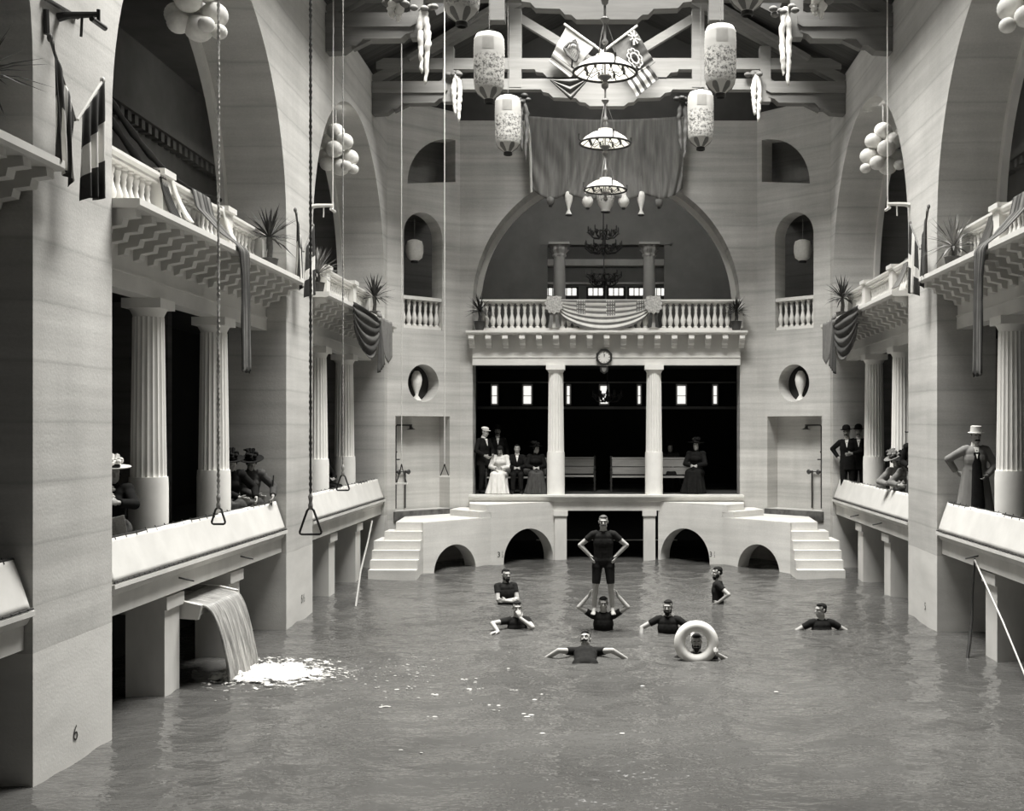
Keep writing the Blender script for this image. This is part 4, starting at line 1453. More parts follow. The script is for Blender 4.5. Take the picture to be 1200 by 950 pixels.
def fallfn(u, v):
    y = 16.20 + 1.40 * u
    t = max(0, v - .22) / .78
    if v < .22:
        un, z = .35 - .40 * v / .22, 1.20 - .08 * (v / .22)
    else:
        un = -.05 - .40 * t ** .62; z = 1.12 - .02 * t - 1.13 * t ** 1.6
    wob = .022 * math.sin(u * 23 + v * 2) + .014 * math.sin(u * 57 + 1.3)
    y = 16.9 + (y - 16.9) * (1 - .06 * t + .10 * max(0, t - .7))
    return (un - wob * t - .05 * math.sin(PI * u) * t, y, z)


mb = MB(T); mb.grid(fallfn, 90, 30)
o = solo('waterfall', mb, m_fall, 'sheet of water falling from the left inlet trough into the pool', 'waterfall', T(-.2, 16.9, 0), smooth=80)
o.modifiers.new('s', 'SOLIDIFY').thickness = .03
def froth(u, v):
    x = -5.62 + 2.9 * u; y = 15.6 + 3.0 * v
    d = ((x + 5.12) * 1.7) ** 2 + ((y - 16.95) * 1.0) ** 2
    k = math.exp(-d * 1.5)
    z = ZW(x, y) + .016 + .05 * k + .05 * k * math.sin(x * 31 + 4 * math.sin(y * 9)) * math.sin(y * 27 + 3 * math.sin(x * 11)) + .014 * math.sin(x * 13 + y * 5)
    return (x, y, z)


mb = MB(); mb.grid(froth, 150, 150)
o = solo('foam', mb, m_foamlace, 'white foam churning at the foot of the falling water', 'foam', (-5.0, 16.95, 0), smooth=80); o['kind'] = 'stuff'
random.seed(5)
mb = MB()
for k in range(22):
    x = random.uniform(-3.0, -.6); y = random.uniform(14.5, 17.4) if k % 3 else random.uniform(12.5, 19)
    s = random.uniform(.008, .024)
    for j in range(random.randint(1, 4)):
        fx, fy = x + random.gauss(0, .05), y + random.gauss(0, .04)
        mb.ell((fx, fy, ZW(fx, fy) + .004), (s * random.uniform(.8, 2.2), s, .008), None, 7, 4)
for k in range(190):
    t = random.random(); x = -5.3 + 2.9 * t ** 1.2; y = 16.9 + random.gauss(0, .55 + .25 * t); q = random.uniform(.005, .015)
    mb.ell((x, y, ZW(x, y) + .004), (q * random.uniform(.8, 2.4), q, .006), None, 6, 4)
for x, y in ((.18, 13.6), (-.95, 15.35), (2.3, 15.8), (.5, 16.2), (-.75, 13.6)):
    mb.ell((x, y, ZW(x, y) + .004), (.035, .022, .008), None, 7, 4)
o = solo('foam_flecks', mb, m_fleck, 'scattered pale flecks of foam drifting in mid pool', 'foam', (-1.8, 16, 0), smooth=80); o['kind'] = 'stuff'

# ---- rings and trapezes on ropes


def twisted(mb, x, y, z0, z1, r):
    n = 2
    for k in range(n):
        pts = []
        m = int((z1 - z0) / .07)
        for i in range(m + 1):
            z = z0 + (z1 - z0) * i / m; a = z * 38 + k * PI
            pts.append((x + math.cos(a) * r * .5, y + math.sin(a) * r * .5, z))
        mb.tube(pts, r * .62, 5)


def ring_rope(label, x, y, z, w, rr, mat=None):
    r = thing('rope_ring', label, 'swing', (x, y, z), 'triangular rope rings')
    mb = MB(); twisted(mb, x, y, z + w * 1.22 + .12, 12.4, rr); part('rope', mb, mat or m_rope, r)
    h = w * 1.12
    c = [(x - w / 2, y, z), (x + w / 2, y, z), (x + .03, y, z + h), (x - .03, y, z + h)]
    pts = []
    for i in range(4):
        a, b = Vector(c[i]), Vector(c[(i + 1) % 4])
        p = Vector(c[i - 1])
        for t in (.0, .5, 1.0):
            m = a + (p - a).normalized() * .03; n = a + (b - a).normalized() * .03
            pts.append(m.lerp(n, t) * .7 + a * .3 if t == .5 else m.lerp(n, t))
    mb = MB(); mb.tube(pts, .014, 8, closed=True); part('triangle', mb, m_black_iron, r, 60)
    mb = MB(); mb.lathe([(.012, 0), (.028, .02), (.03, .06), (.018, .09), (.026, .12), (.03, .16), (.012, .2)], 10, (x, y, z + h - .02)); part('binding', mb, m_rope, r, 60)
    return r


ring_rope('triangular ring on thick twisted rope, hanging before the second left column', -5.0, 15.0, 2.34, .19, .022)
ring_rope('largest triangular ring, hanging lowest in front of the second left pier', -3.56, 14.0, 2.30, .28, .020, m_steel)
ring_rope('small triangular ring in front of the far left canvas screen', -4.53, 20.0, 2.51, .235, .014)


def small_trapeze(label, x, y, z, w, h):
    r = thing('trapeze', label, 'trapeze', (x, y, z), 'small trapezes at the left corner')
    mb = MB(); mb.tube([(x, y, z + h), (x, y, 13.1)], .011, 6); part('rope', mb, m_ropelt, r)
    mb = MB()
    for s in (-1, 1):
        mb.tube([(x, y, z + h), (x + s * w * .12, y, z + h * .7), (x + s * w / 2, y, z)], .012, 6)
    part('sling', mb, m_black_iron, r)
    mb = MB(); mb.box(x - w * .6, x + w * .6, y - .04, y + .04, z - .035, z); part('seat_bar', mb, m_white, r)
    return r


small_trapeze('small white trapeze hanging in front of left shower pipes', -4.58, 26.0, 2.36, .22, .42)
small_trapeze('small white trapeze hanging at right jamb of left shower niche', -3.62, 26.0, 2.52, .18, .26)

# ---- bracket arms projecting from the piers, with their tackle
for sx, Y, lab in ((-1, 22.45, 'wooden bracket arm with cross bar on the far edge of the second left pier'),
                   (1, 22.30, 'wooden bracket arm with cross bar on the far edge of the right pier'),
                   (-1, 12.1, 'dark bracket arm at the top of the nearest left pier')):
    T = SU(sx)
    near = Y < 15
    mt = m_black_iron if near else m_white2
    r = thing('bracket_arm', lab, 'bracket', T(0, Y, 7.85), 'bracket arms on the piers')
    z = 7.86
    mb = MB(T); mb.tube([(-.005, Y, z - .02), (-.10, Y, z), (-.42, Y, z + .01)], [.05, .04, .03], 8); part('arm', mb, mt, r)
    mb = MB(T); mb.tube([(-.42, Y - .16, z - .09), (-.42, Y + .16, z - .08)], .028, 8); part('cross_bar', mb, mt, r)
    mb = MB(T); mb.tube([(-.42, Y, z - .10), (-.42, Y, z + .06)], .02, 8); mb.tube([(-.25, Y, z), (-.24, Y, z - .22)], .015, 6); part('pin', mb, mt, r)
    if near:
        mb = MB(T); mb.tube([(-.02, Y - .3, z - .05), (-.03, Y - .3, z - .3)], .03, 6); mb.tube([(-.02, Y + .4, z + .12), (-.03, Y - .35, z + .05)], .025, 6); part('strap', mb, mt, r)
    else:
        mb = MB(T); mb.tube([(-.42, Y, z), (-.43, Y, 12.4)], .012, 6); part('rope', mb, m_ropelt, r)

# ---- three gas chandeliers down the middle of the hall


def chandelier(label, Y):
    x, z = -.03, 9.37
    r = thing('reflector_chandelier', label, 'chandelier', (x, Y, z), 'reflector chandeliers down the hall')
    mb = MB(); mb.lathe([(.018, .2), (.018, .45), (.05, .48), (.05, .52), (.02, .56), (.02, .8), (.06, .84), (.075, .88), (.02, .92), (.02, 1.1), (.05, 1.13), (.09, 1.3), (.10, 1.42), (.03, 1.45), (.022, 1.5), (.055, 1.56), (.06, 1.62), (.02, 1.68), (.05, 1.76), (.02, 1.82), (.016, 3.0)], 14, (x, Y, z)); part('rod', mb, m_brass, r, 40)
    mb = MB(); mb.lathe([(.51, 0), (.42, .10), (.28, .19), (.15, .235), (.145, .245), (.145, .29), (.135, .29), (.135, .24), (.28, .20), (.42, .11), (.505, .01)], 40, (x, Y, z), cap=False); part('reflector', mb, m_enamel, r, 40)
    mb = MB(); mb.tube([(x + .515 * math.cos(t), Y + .515 * math.sin(t), z) for t in [2 * PI * k / 48 for k in range(48)]], .022, 8, closed=True); part('rim', mb, m_black_iron, r, 60)
    for k in range(12):
        t = 2 * PI * k / 12 + .13; c, s = math.cos(t), math.sin(t)
        mb = MB(); mb.tube([(x + c * .505, Y + s * .505, z - .005), (x + c * .28, Y + s * .28, z + .172), (x + c * .15, Y + s * .15, z + .222)], .009, 5); part('rib', mb, m_black_iron, r)
    for k in range(8):
        t = 2 * PI * k / 8 + .3; c, s = math.cos(t), math.sin(t)
        mb = MB(); mb.tube([(x + c * .1, Y + s * .1, z + .03), (x + c * .25, Y + s * .25, z - .04), (x + c * .33, Y + s * .33, z + .02)], .008, 5)
        mb.lathe([(.004, 0), (.022, .02), (.026, .06), (.014, .10), (.004, .13)], 8, (x + c * .33, Y + s * .33, z - .01)); part('burner', mb, m_black_iron, r)
        if k % 2 == 0:
            mb = MB(); mb.tube([(x + c * .5, Y + s * .5, z + .01), (x + c * .56, Y + s * .56, z + .05), (x + c * .55, Y + s * .55, z + .16)], [.012, .014, .02], 6); part('hook', mb, m_black_iron, r)
    mb = MB(); mb.lathe([(.012, .2), (.02, .05), (.02, -.02), (.11, -.05), (.115, -.07), (.05, -.12), (.03, -.15), (.06, -.19), (.055, -.24), (.012, -.27)], 16, (x, Y, z)); part('finial', mb, m_brass, r, 40)
    mb = MB()
    for k in range(3):
        t = 2 * PI * k / 3; c, s = math.cos(t), math.sin(t)
        mb.tube([(x + c * .2, Y + s * .2, z + .22), (x + c * .16, Y + s * .16, z + .45), (x + c * .03, Y + s * .03, z + .82)], .006, 5)
    part('stay', mb, m_brass, r)
    return r


chandelier('largest hanging reflector chandelier, nearest of the three', 19.0)
chandelier('middle hanging reflector chandelier, between the nearest and the smallest', 23.72)
chandelier('smallest hanging reflector chandelier, lowest in view before the back arch', 28.35)

# ---- dark branched chandeliers beyond the back arch


def branched(label, x, y, z, R, h, tiers, drop):
    r = thing('branched_chandelier', label, 'chandelier', (x, y, z), None)
    mb = MB(); mb.lathe([(.01, -h * .5), (.05, -h * .42), (.02, -h * .3), (.06, -h * .1), (.03, 0), (.05, h * .2), (.02, h * .5), (.015, h * .5 + drop)], 12, (x, y, z)); part('stem', mb, m_black_iron, r, 40)
    for (zz, RR, n) in tiers:
        for k in range(n):
            t = 2 * PI * k / n + zz; c, s = math.cos(t), math.sin(t)
            p = lambda a, b: (x + c * a, y + s * a, z + b)
            mb = MB(); mb.tube([p(.03, zz), p(RR * .35, zz - .14), p(RR * .7, zz - .12), p(RR, zz + .02), p(RR * .95, zz + .10), p(RR * .8, zz + .06)], .02, 6)
            mb.tube([p(.05, zz + .1), p(RR * .4, zz + .1), p(RR * .5, zz), p(RR * .35, zz - .05)], .014, 5)
            part('branch', mb, m_black_iron, r, 60)
            mb = MB(); mb.lathe([(.06, 0), (.015, .02), (.022, .05), (.022, .16), (.006, .2)], 8, p(RR, zz + .02)); part('candle', mb, m_black_iron, r, 60)
            mb = MB(); mb.lathe([(.005, -.02), (.03, .03), (.05, .08), (.045, .11)], 8, p(RR * .8, zz - .02)); part('gas_cup', mb, m_black_iron, r, 60)
    return r


branched('large dark branched chandelier with two tiers of arms inside the back arch', -.10, 35.0, 9.2, .5, .9, ((.22, .46, 8), (-.22, .56, 10)), 2.3)
branched('smaller dark branched chandelier farther back, seen just above the balustrade flags', -.10, 41.0, 8.85, .5, .5, ((.05, .62, 8), (-.14, .5, 8)), 1.6)
branched('dark chandelier hanging below the clock in the back gallery', .02, 34.6, 4.55, .3, .4, ((-.05, .42, 6),), .75)

# ---- paper lanterns hanging under the roof
PROF = [(.08, -.60), (.085, -.585), (.20, -.50), (.245, -.42), (.262, -.3), (.27, 0), (.27, .3), (.262, .46), (.22, .54), (.12, .575), (.06, .58)]


def lantern(label, x, y, zb, s=1.0):
    r = thing('paper_lantern', label, 'lantern', (x, y, zb + .62), 'large cylindrical paper lanterns')
    n = 40; pr = []
    for i in range(len(PROF) - 1):
        a, b = PROF[i], PROF[i + 1]; m = max(1, int(abs(b[1] - a[1]) / .025))
        for k in range(m):
            t = k / m; pr.append((a[0] + (b[0] - a[0]) * t + .004 * ((len(pr)) % 2), a[1] + (b[1] - a[1]) * t))
    pr.append(PROF[-1])
    mb = MB(); mb.lathe(pr, n, (0, 0, 0)); part('shade', mb, m_print, r, 80, local=True)
    mb = MB(); mb.lathe([(.085, -.585), (.09, -.60), (.09, -.65), (.07, -.66), (.06, -.60)], 20); part('bottom_collar', mb, m_black_iron, r, 40, local=True)
    mb = MB(); mb.lathe([(.10, .57), (.10, .61), (.06, .62), (.05, .58)], 20); part('top_collar', mb, m_black_iron, r, 40, local=True)
    for k in range(6):          # dark petals round the bottom
        t0 = 2 * PI * k / 6
        def pet(u, v, t0=t0):
            zz = -.585 + .17 * v; rr = np.interp(zz, [p[1] for p in PROF], [p[0] for p in PROF]) + .004
            w = (.30 * math.sqrt(max(0, 1 - (v * .98) ** 2.2)))
            return (rr * math.cos(t0 + (u - .5) * 2 * w), rr * math.sin(t0 + (u - .5) * 2 * w), zz)
        if True:
            mb = MB(); mb.grid(pet, 8, 8); part('petal', mb, m_cgrey, r, 60, local=True)
    mb = MB()
    def lab_(u, v):
        zz = .22 + .30 * v; rr = np.interp(zz, [p[1] for p in PROF], [p[0] for p in PROF]) + .004; t = -PI / 2 - .35 + .75 * u
        return (rr * math.cos(t), rr * math.sin(t), zz)
    mb.grid(lab_, 8, 8); part('printed_panel', mb, m_cgrey if False else m_paper, r, 60, local=True)
    mb = MB(); mb.tube([(0, 0, .6), (0, 0, 2.7)], .006, 5); part('cord', mb, m_rope, r, local=True)
    r.scale = (s, s, s)
    return r


lantern('paper lantern at top left, mostly cut by the top edge', -2.13, 17.1, 9.50)
lantern('larger of the two left paper lanterns, upper left of the chandeliers', -2.06, 20.4, 9.30)
lantern('lower left paper lantern in front of the dark drape edge', -2.01, 23.7, 9.15, .98)
lantern('paper lantern at top right, mostly cut by the top edge', 2.06, 17.1, 9.66)
lantern('larger of the two right paper lanterns, upper right of the chandeliers', 1.99, 20.4, 9.42, 1.03)
lantern('lower right paper lantern in front of the back wall', 1.91, 23.7, 9.25, .98)

# ---- clusters of round paper lanterns in the side arches
for sx, b, lab in ((-1, 1, 'cluster of round paper lanterns in the near left arch, at the top edge'), (-1, 2, 'cluster of round paper lanterns in the far left arch'),
                   (1, 1, 'cluster of round paper lanterns in the near right arch, at the top right corner'), (1, 2, 'cluster of round paper lanterns in the far right arch')):
    y0, y1 = BAYS[sx][b]; y = (y0 + y1) / 2 + .2
    T = SU(sx)
    c = Vector(T(.45, y, 9.75))
    r = thing('lantern_cluster', lab, 'lantern', tuple(c), 'clusters of paper lanterns')
    random.seed(20 + b)
    spots = [(0, 0, .55, .2), (-.2, .1, .34, .19), (.22, -.1, .3, .2), (.02, -.22, .1, .2), (-.28, .2, .02, .2), (.3, .1, -.02, .2), (.02, .22, .05, .19), (.1, 0, -.25, .21), (-.16, -.1, -.2, .17), (-.40 * sx, .0, -.30, .12), (.3, -.25, -.28, .12)]
    for dx, dy, dz, rr in spots:
        mb = MB(); q = (c.x + dx, c.y + dy, c.z + dz)
        pr = [(max(.01, rr * math.sin(PI * (k + .2) / 24.4)) + (.005 if k % 2 else 0), -rr * .92 * math.cos(PI * (k + .2) / 24.4)) for k in range(25)]
        mb.lathe(pr, 30, q); part('round_lantern', mb, m_lantern, r, 80)
    mb = MB(); mb.tube([(c.x, c.y, c.z + .6), (c.x, c.y, c.z + 1.2)], .02, 6); part('cord', mb, m_rope, r)

# ---- lanterns in the head of the back arch
def hung(label, name, px_x, z_top, prof, mat, Y=31.6):
    r = thing(name, label, 'lantern', (px_x, Y, z_top), 'lanterns under the back drape')
    mb = MB(); mb.lathe(prof, 22, (0, 0, 0)); part('shade', mb, mat, r, 60, local=True)
    mb = MB(); mb.tube([(0, 0, 0), (0, 0, .45)], .006, 5); part('cord', mb, m_rope, r, local=True)
    zb = prof[0][1]
    mb = MB(); mb.lathe([(prof[0][0], zb), (prof[0][0] + .01, zb - .03), (prof[0][0] * .7, zb - .05)], 14); part('collar', mb, m_black_iron, r, 40, local=True)
    return r


VASE = [(.12, -.62), (.13, -.56), (.20, -.45), (.245, -.3), (.25, -.15), (.22, -.04), (.15, .0), (.08, .01)]
POT = [(.05, -.42), (.10, -.38), (.155, -.28), (.15, -.2), (.10, -.12), (.085, -.06), (.10, 0), (.05, .01)]
FISH = [(.085, -.62), (.03, -.50), (.05, -.42), (.10, -.25), (.11, -.12), (.08, -.02), (.04, .0)]
BALL = [(.04, -.22), (.09, -.18), (.11, -.10), (.09, -.03), (.03, 0)]
hung('big vase shaped paper lantern hung centrally under the dark drape', 'vase_lantern', -.03, 10.08, VASE, m_print)
hung('gourd lantern just left of the big vase lantern', 'gourd_lantern', -.52, 9.98, POT, m_lantern)
hung('gourd lantern just right of the big vase lantern', 'gourd_lantern', .46, 9.98, POT, m_lantern)
hung('fish shaped lantern second from left under the drape', 'fish_lantern', -1.03, 10.0, FISH, m_lantern)
hung('fish shaped lantern second from right under the drape', 'fish_lantern', .93, 10.0, FISH, m_lantern)
hung('small round lantern leftmost under the drape', 'round_lantern', -1.53, 9.85, BALL, m_cgrey)
hung('small round lantern rightmost under the drape', 'round_lantern', 1.42, 9.80, BALL, m_cgrey)

# ---- lanterns and fish in the canted corners
for sx in (-1, 1):
    f = CAN[sx]
    q = f(1.12, 8.35, .35)
    r = thing('barrel_lantern', 'pale barrel lantern hanging in the %s arched corner window' % SN[sx], 'lantern', q, 'corner window lanterns')
    mb = MB(); mb.lathe([(.10, -.28), (.2, -.2), (.235, -.05), (.235, .12), (.2, .24), (.1, .28)], 24); part('shade', mb, m_lantern, r, 80, local=True)
    mb = MB(); mb.lathe([(.10, -.27), (.10, -.33), (.08, -.33)], 16); part('collar', mb, m_black_iron, r, 40, local=True)
    mb = MB(); mb.tube([(0, 0, .28), (0, 0, .85)], .006, 5); part('cord', mb, m_rope, r, local=True)
    q = f(1.15, 4.32, .3)
    r = thing('fish_lantern', 'pale fish lantern standing on its tail in the %s round wall opening' % SN[sx], 'lantern', q, 'fish lanterns in round openings')
    mb = MB(); mb.lathe([(.14, .0), (.04, .14), (.06, .22), (.13, .42), (.15, .56), (.12, .70), (.06, .79), (.02, .80)], 24, rfn=lambda rr, z, t, i: rr * (1 - .25 * abs(math.sin(t))))
    part('body', mb, m_lantern, r, 60, local=True)

# ---- palmetto garlands hanging from the truss posts
for x, Y, z, L, lab in ((-3.68, 23.45, 12.0, 1.5, 'pale double garland at upper left, hanging from the nearer truss'), (-3.62, 28.15, 12.1, 1.12, 'smaller pale garland at left, hanging from the farther truss'),
                        (3.60, 23.45, 12.0, 1.55, 'pale double garland at upper right, hanging from the nearer truss'), (3.62, 28.15, 12.1, 1.12, 'smaller pale garland at right, hanging from the farther truss'),
                        (-3.45, 19.0, 10.55, .35, 'tip of a pale garland cut by the top edge at left'), (3.45, 19.0, 10.6, .35, 'tip of a pale garland cut by the top edge at right'),
                        (-2.0, 28.1, 11.5, 1.45, 'dark leafy garland beside the lower left lantern'), (1.83, 28.1, 11.5, 1.45, 'dark leafy garland beside the lower right lantern')):
    drk = 'dark' in lab
    r = thing('garland', lab, 'garland', (x, Y, z), 'garlands on the roof trusses')
    random.seed(int(abs(x * 100) + Y))
    for s in (-1, 1):
        pts = [(x + s * .03, Y, z + (1.3 if L < .5 else .05))]
        zz = z
        n = 22
        rs = [.03]
        for i in range(n + 1):
            t = i / n
            pts.append((x + s * (.10 * math.sin(min(1, t * 2.2) * PI * .5)) * (1 - .6 * t) + random.gauss(0, .008), Y + random.gauss(0, .01), z - L * (1.0 if s > 0 else .86) * t))
            rs.append((.065 if not drk else .05) * (1 - t) ** .35 * random.uniform(.75, 1.2) + .008)
        mb = MB(); mb.tube(pts, rs, 9); part('strand', mb, m_cwhite if not drk else m_pot, r, 80)
    mb = MB()
    for k in range(7):
        mb.ell((x + random.gauss(0, .09), Y + random.gauss(0, .05), z + random.gauss(0, .05)), (.09, .08, .06), None, 8, 6)
    part('tuft', mb, m_cgrey if not drk else m_leaf, r, 60)

# ---- palms


def palm(label, x, y, z, h=.45, R=.62, lt=False, pot=False, seed=1, squash=1.0):
    r = thing('potted_palm', label, 'palm', (x, y, z), 'potted palms on the balconies')
    random.seed(seed)
    b = 0
    mb = MB(); mb.lathe([(.10, 0), (.13, .12), (.15, .24), (.16, .25), (.13, .26)], 16); part('pot', mb, m_pot, r, 40, local=True)
    b = .24
    mb = MB(); mb.tube([(0, 0, b), (.02, 0, b + h * .5), (0, .01, b + h)], [.05, .045, .05], 8); part('trunk', mb, m_trunk, r, local=True)
    mb = MB()
    for k in range(64):
        a = random.uniform(0, 2 * PI); e = random.uniform(-.35, 1.45); L = R * random.uniform(.75, 1.1)
        d = Vector((math.cos(a) * math.cos(e) * squash, math.sin(a) * math.cos(e) * squash, math.sin(e)))
        side = d.cross(Vector((0, 0, 1))).normalized() * .022
        up = side.cross(d) * .3
        base = Vector((0, 0, b + h)); droop = Vector((0, 0, -.10 * L * (1 - d.z)))
        m1 = base + d * L * .5; tip = base + d * L + droop
        mb.add([base - side * .5, base + side * .5, m1 - side + up, m1 + up * 2, m1 + side + up, tip], [(0, 1, 4, 3), (0, 3, 2), (2, 3, 5), (3, 4, 5)])
    o = part('fronds', mb, m_leaflt if lt else m_leaf, r, local=True, recalc=False)
    return r


for sx, y, lab, lt, sd in ((-1, 19.95, 'spiky dark palm at far end of near left balcony', False, 3), (-1, 28.95, 'spiky dark palm at far end of far left balcony, in the corner', False, 4),
                           (-1, 23.25, 'small palm half hidden behind the second left pier', True, 5), (-1, 10.75, 'faint palm at extreme left edge on the nearest balcony', False, 6),
                           (1, 29.1, 'spiky dark palm at far end of far right balcony, in the corner', False, 7), (1, 19.75, 'pale thin palm at far end of near right balcony', True, 8)):
    T = SU(sx); q = T(.08, y, 6.225)
    palm(lab, q[0], q[1], q[2], .38 if not lt else .2, .58, lt, True, sd)
palm('palm in a pot at left end of the back balustrade', -3.44, 31.5, 6.215, .30, .52, False, True, 9)
palm('palm in a pot at right end of the back balustrade', 3.50, 31.5, 6.215, .26, .48, False, True, 10)

# ---- crossed flags on the piers
FL = [m_cdark, m_cwhite, m_cgrey, m_cmid]


def hang_flag(parent_loc, label, p_top, p_bot, drop, pattern, gather=.55, group='pier flags', sgn=1):
    """pole from p_bot up to p_top; cloth hangs below the pole"""
    r = thing('flag', label, 'flag', parent_loc, group)
    mb = MB(); pt, pb = Vector(p_top), Vector(p_bot); mb.tube([pb, pt], .016, 8); mb.ell(pt, (.03, .03, .045), None, 8, 6); part('pole', mb, m_wood if pattern != 'tri' else m_white2, r)
    def fn(u, v):
        q = pb.lerp(pt, .10 + .86 * u)
        mid = pb.lerp(pt, .5)
        c = gather * min(1, v * 1.6)
        hx = q.lerp(Vector((mid.x, mid.y, q.z)), c)
        w = .045 * math.sin(u * 17 + v * 2.0) * (.25 + v)
        z = q.z - drop * v * (1 - .12 * math.cos(u * PI) * v) - (q.z - pb.z) * .25 * v
        return (hx.x - sgn * w * -1 + sgn * -.02, hx.y + .35 * w, z)
    def mt(u, v):
        if pattern == 'us':
            if u > .55 and v < .42:
                return 0
            return 1 if int(u * 9) % 2 else 0
        if pattern == 'tri':
            return 0 if v < .36 else (1 if v < .70 else 0)
        if pattern == 'dark':
            return 0 if u < .6 else 3
        return 1 if (abs(u - .5) < .12 or abs(v - .55) < .1) else 0
    mb = MB(); mb.grid(fn, 54, 36, mt); o = part('cloth', mb, FL, r, 80, recalc=False)
    o.modifiers.new('s', 'SOLIDIFY').thickness = .006
    return r


for sx, yc, la, lb, pa, pb_ in ((-1, 11.98, 'striped flag with star canton drooping from a pole on the nearest left pier', 'three banded flag, dark, white, dark, on the nearest left pier', 'us', 'tri'),
                               (-1, 20.93, 'dark drooping flag on the second left pier, left of the pair', 'dark flag with white cross on the second left pier, right of the pair', 'us', 'cross'),
                               (1, 20.63, 'dark drooping flag on the right pier, nearer the viewer', 'pale pole and grey drooping flag on the right pier, farther from the viewer', 'dark', 'cross')):
    T = SU(sx)
    u = -.27
    hang_flag(T(0, yc, 6.9), la, T(u, yc - .62, 7.38), T(u + .06, yc + .05, 6.75), .86, pa, .22, sgn=sx)
    hang_flag(T(0, yc, 6.88), lb, T(u - .02, yc + .52, 7.30), T(u + .02, yc + .02, 6.75), .98, pb_, .12, sgn=sx)

# ---- crossed flags on the farther truss
Yf = 28.05


def truss_flag(label, p_bot, p_top, cloth_pts, mats, mt, emblem):
    r = thing('flag', label, 'flag', p_bot, 'crossed flags on the truss')
    mb = MB(); mb.tube([p_bot, p_top], .03, 8); part('pole', mb, m_white2, r)
    A, B, Cc, D = [Vector(q) for q in cloth_pts]
    def fn(u, v):
        q = A.lerp(B, u).lerp(D.lerp(Cc, u), v)
        k = max(0, v - .5) * 2
        return (q.x, q.y + .03 * math.sin(v * 9 + u * 2) - .05 * k * math.sin(v * 26), q.z)
    mb = MB(); mb.grid(fn, 40, 48, mt); part('cloth', mb, mats, r, 80, recalc=False).modifiers.new('s', 'SOLIDIFY').thickness = .008
    F = lambda u, v: A.lerp(B, u).lerp(D.lerp(Cc, u), v) + Vector((0, -.10, 0))
    emblem(r, F)
    return r


def zpx(px, py, Y=Yf):
    return ((px - 711) * Y / FPX, Y, H - (py - 502) * Y / FPX)


def harp(r, F):
    def tb(pts, w, closed=False):
        mb.tube([F(*p) for p in pts], w, 6, closed=closed)
    mb = MB()
    tb([(.28, .52), (.34, .36), (.44, .27), (.58, .26), (.64, .33), (.74, .38), (.80, .52), (.84, .62)], .032)
    tb([(.28, .52), (.50, .60), (.84, .62)], .035)
    tb([(.40, .27), (.46, .20), (.52, .24)], .03)
    for k in range(7):
        a = .34 + k * .065
        tb([(a, .36 + .02 * k - (.05 if k < 3 else 0)), (a + .02, .555 + .01 * k)], .010)
    part('harp_emblem', mb, m_cmid, r, 60)


truss_flag('white flag with a harp emblem, left of the crossed pair on the truss', zpx(722, 72), zpx(661, 28),
           [zpx(664, 30), zpx(701, 52), zpx(706, 108), zpx(636, 80)][:1] + [zpx(698, 52), zpx(668, 92), zpx(643, 72)],
           [m_flagwhite, m_cgrey], lambda u, v: 0 if v < .78 else int(u * 0 + v * 30) % 2, harp)
# lower folds of the same hanging cloth, swagged under the chord
mb = MB()


def sw(u, v):
    a = Vector(zpx(645, 94, 27.9)); b = Vector(zpx(690, 92, 27.9)); c = Vector(zpx(669, 117, 27.9))
    q = a.lerp(b, u); q2 = a.lerp(c, u * 2) if u < .5 else c.lerp(b, (u - .5) * 2)
    p = q.lerp(q2, v)
    return (p.x, p.y - .04 * math.sin(v * 16), p.z)


mb.grid(sw, 24, 20, lambda u, v: int(v * 6) % 2)
o = solo('bunting_swag', mb, [m_cgrey, m_cmid], 'small folded swag of striped bunting just below the harp flag', 'bunting', zpx(668, 92), smooth=80, recalc=False)
o.modifiers.new('s', 'SOLIDIFY').thickness = .008


def ensign(r, F):
    mb = MB()
    for p in (((.08, .04), (.34, .34)), ((.34, .04), (.08, .34)), ((.21, .02), (.21, .36)), ((.06, .19), (.36, .19))):
        mb.tube([F(*p[0]), F(*p[1])], .026, 6)
    part('union_canton', mb, m_flagwhite, r, 60)
    mb = MB()
    for k in range(9):
        t = 2 * PI * k / 9; c = (.56 + .17 * math.cos(t), .62 + .2 * math.sin(t))
        mb.tube([F(c[0] + .06 * math.cos(q), c[1] + .07 * math.sin(q)) for q in [2 * PI * j / 10 for j in range(10)]], .018, 6, closed=True)
    mb.tube([F(.56 + .12 * math.cos(q), .62 + .15 * math.sin(q)) for q in [2 * PI * j / 14 for j in range(14)]], .02, 6, closed=True)
    part('wreath_crest', mb, m_flagwhite, r, 60)


truss_flag('dark ensign with union canton and crest, right of the crossed pair on the truss', zpx(699, 66), zpx(747, 30),
           [zpx(744, 34), zpx(716, 55), zpx(740, 92), zpx(768, 74)][1:2] + [zpx(744, 34), zpx(768, 74), zpx(742, 93)],
           [m_cmid], lambda u, v: 0, lambda r, F: ensign(r, lambda u, v: F(1 - u, v)))


def us_small(u, v):
    a, b, c, d = [Vector(zpx(*q, 27.88)) for q in ((702, 62), (742, 87), (747, 112), (700, 84))]
    p = a.lerp(b, u).lerp(d.lerp(c, u), v)
    return tuple(p)


r = thing('flag', 'striped flag hanging diagonally behind the nearest chandelier, below the ensign', 'flag', zpx(745, 100, 27.9), 'crossed flags on the truss')
mb = MB(); a, b, c, d = [Vector(zpx(*q, 27.86)) for q in ((733, 92), (760, 76), (772, 92), (746, 114))]
mb.grid(lambda u, v: tuple(a.lerp(b, u).lerp(d.lerp(c, u), v) + Vector((0, .02 * math.sin(v * 9), 0))), 30, 24, lambda u, v: int(u * 8) % 2)
part('cloth', mb, [m_flagwhite, m_cdark], r, 80, recalc=False).modifiers.new('s', 'SOLIDIFY').thickness = .006

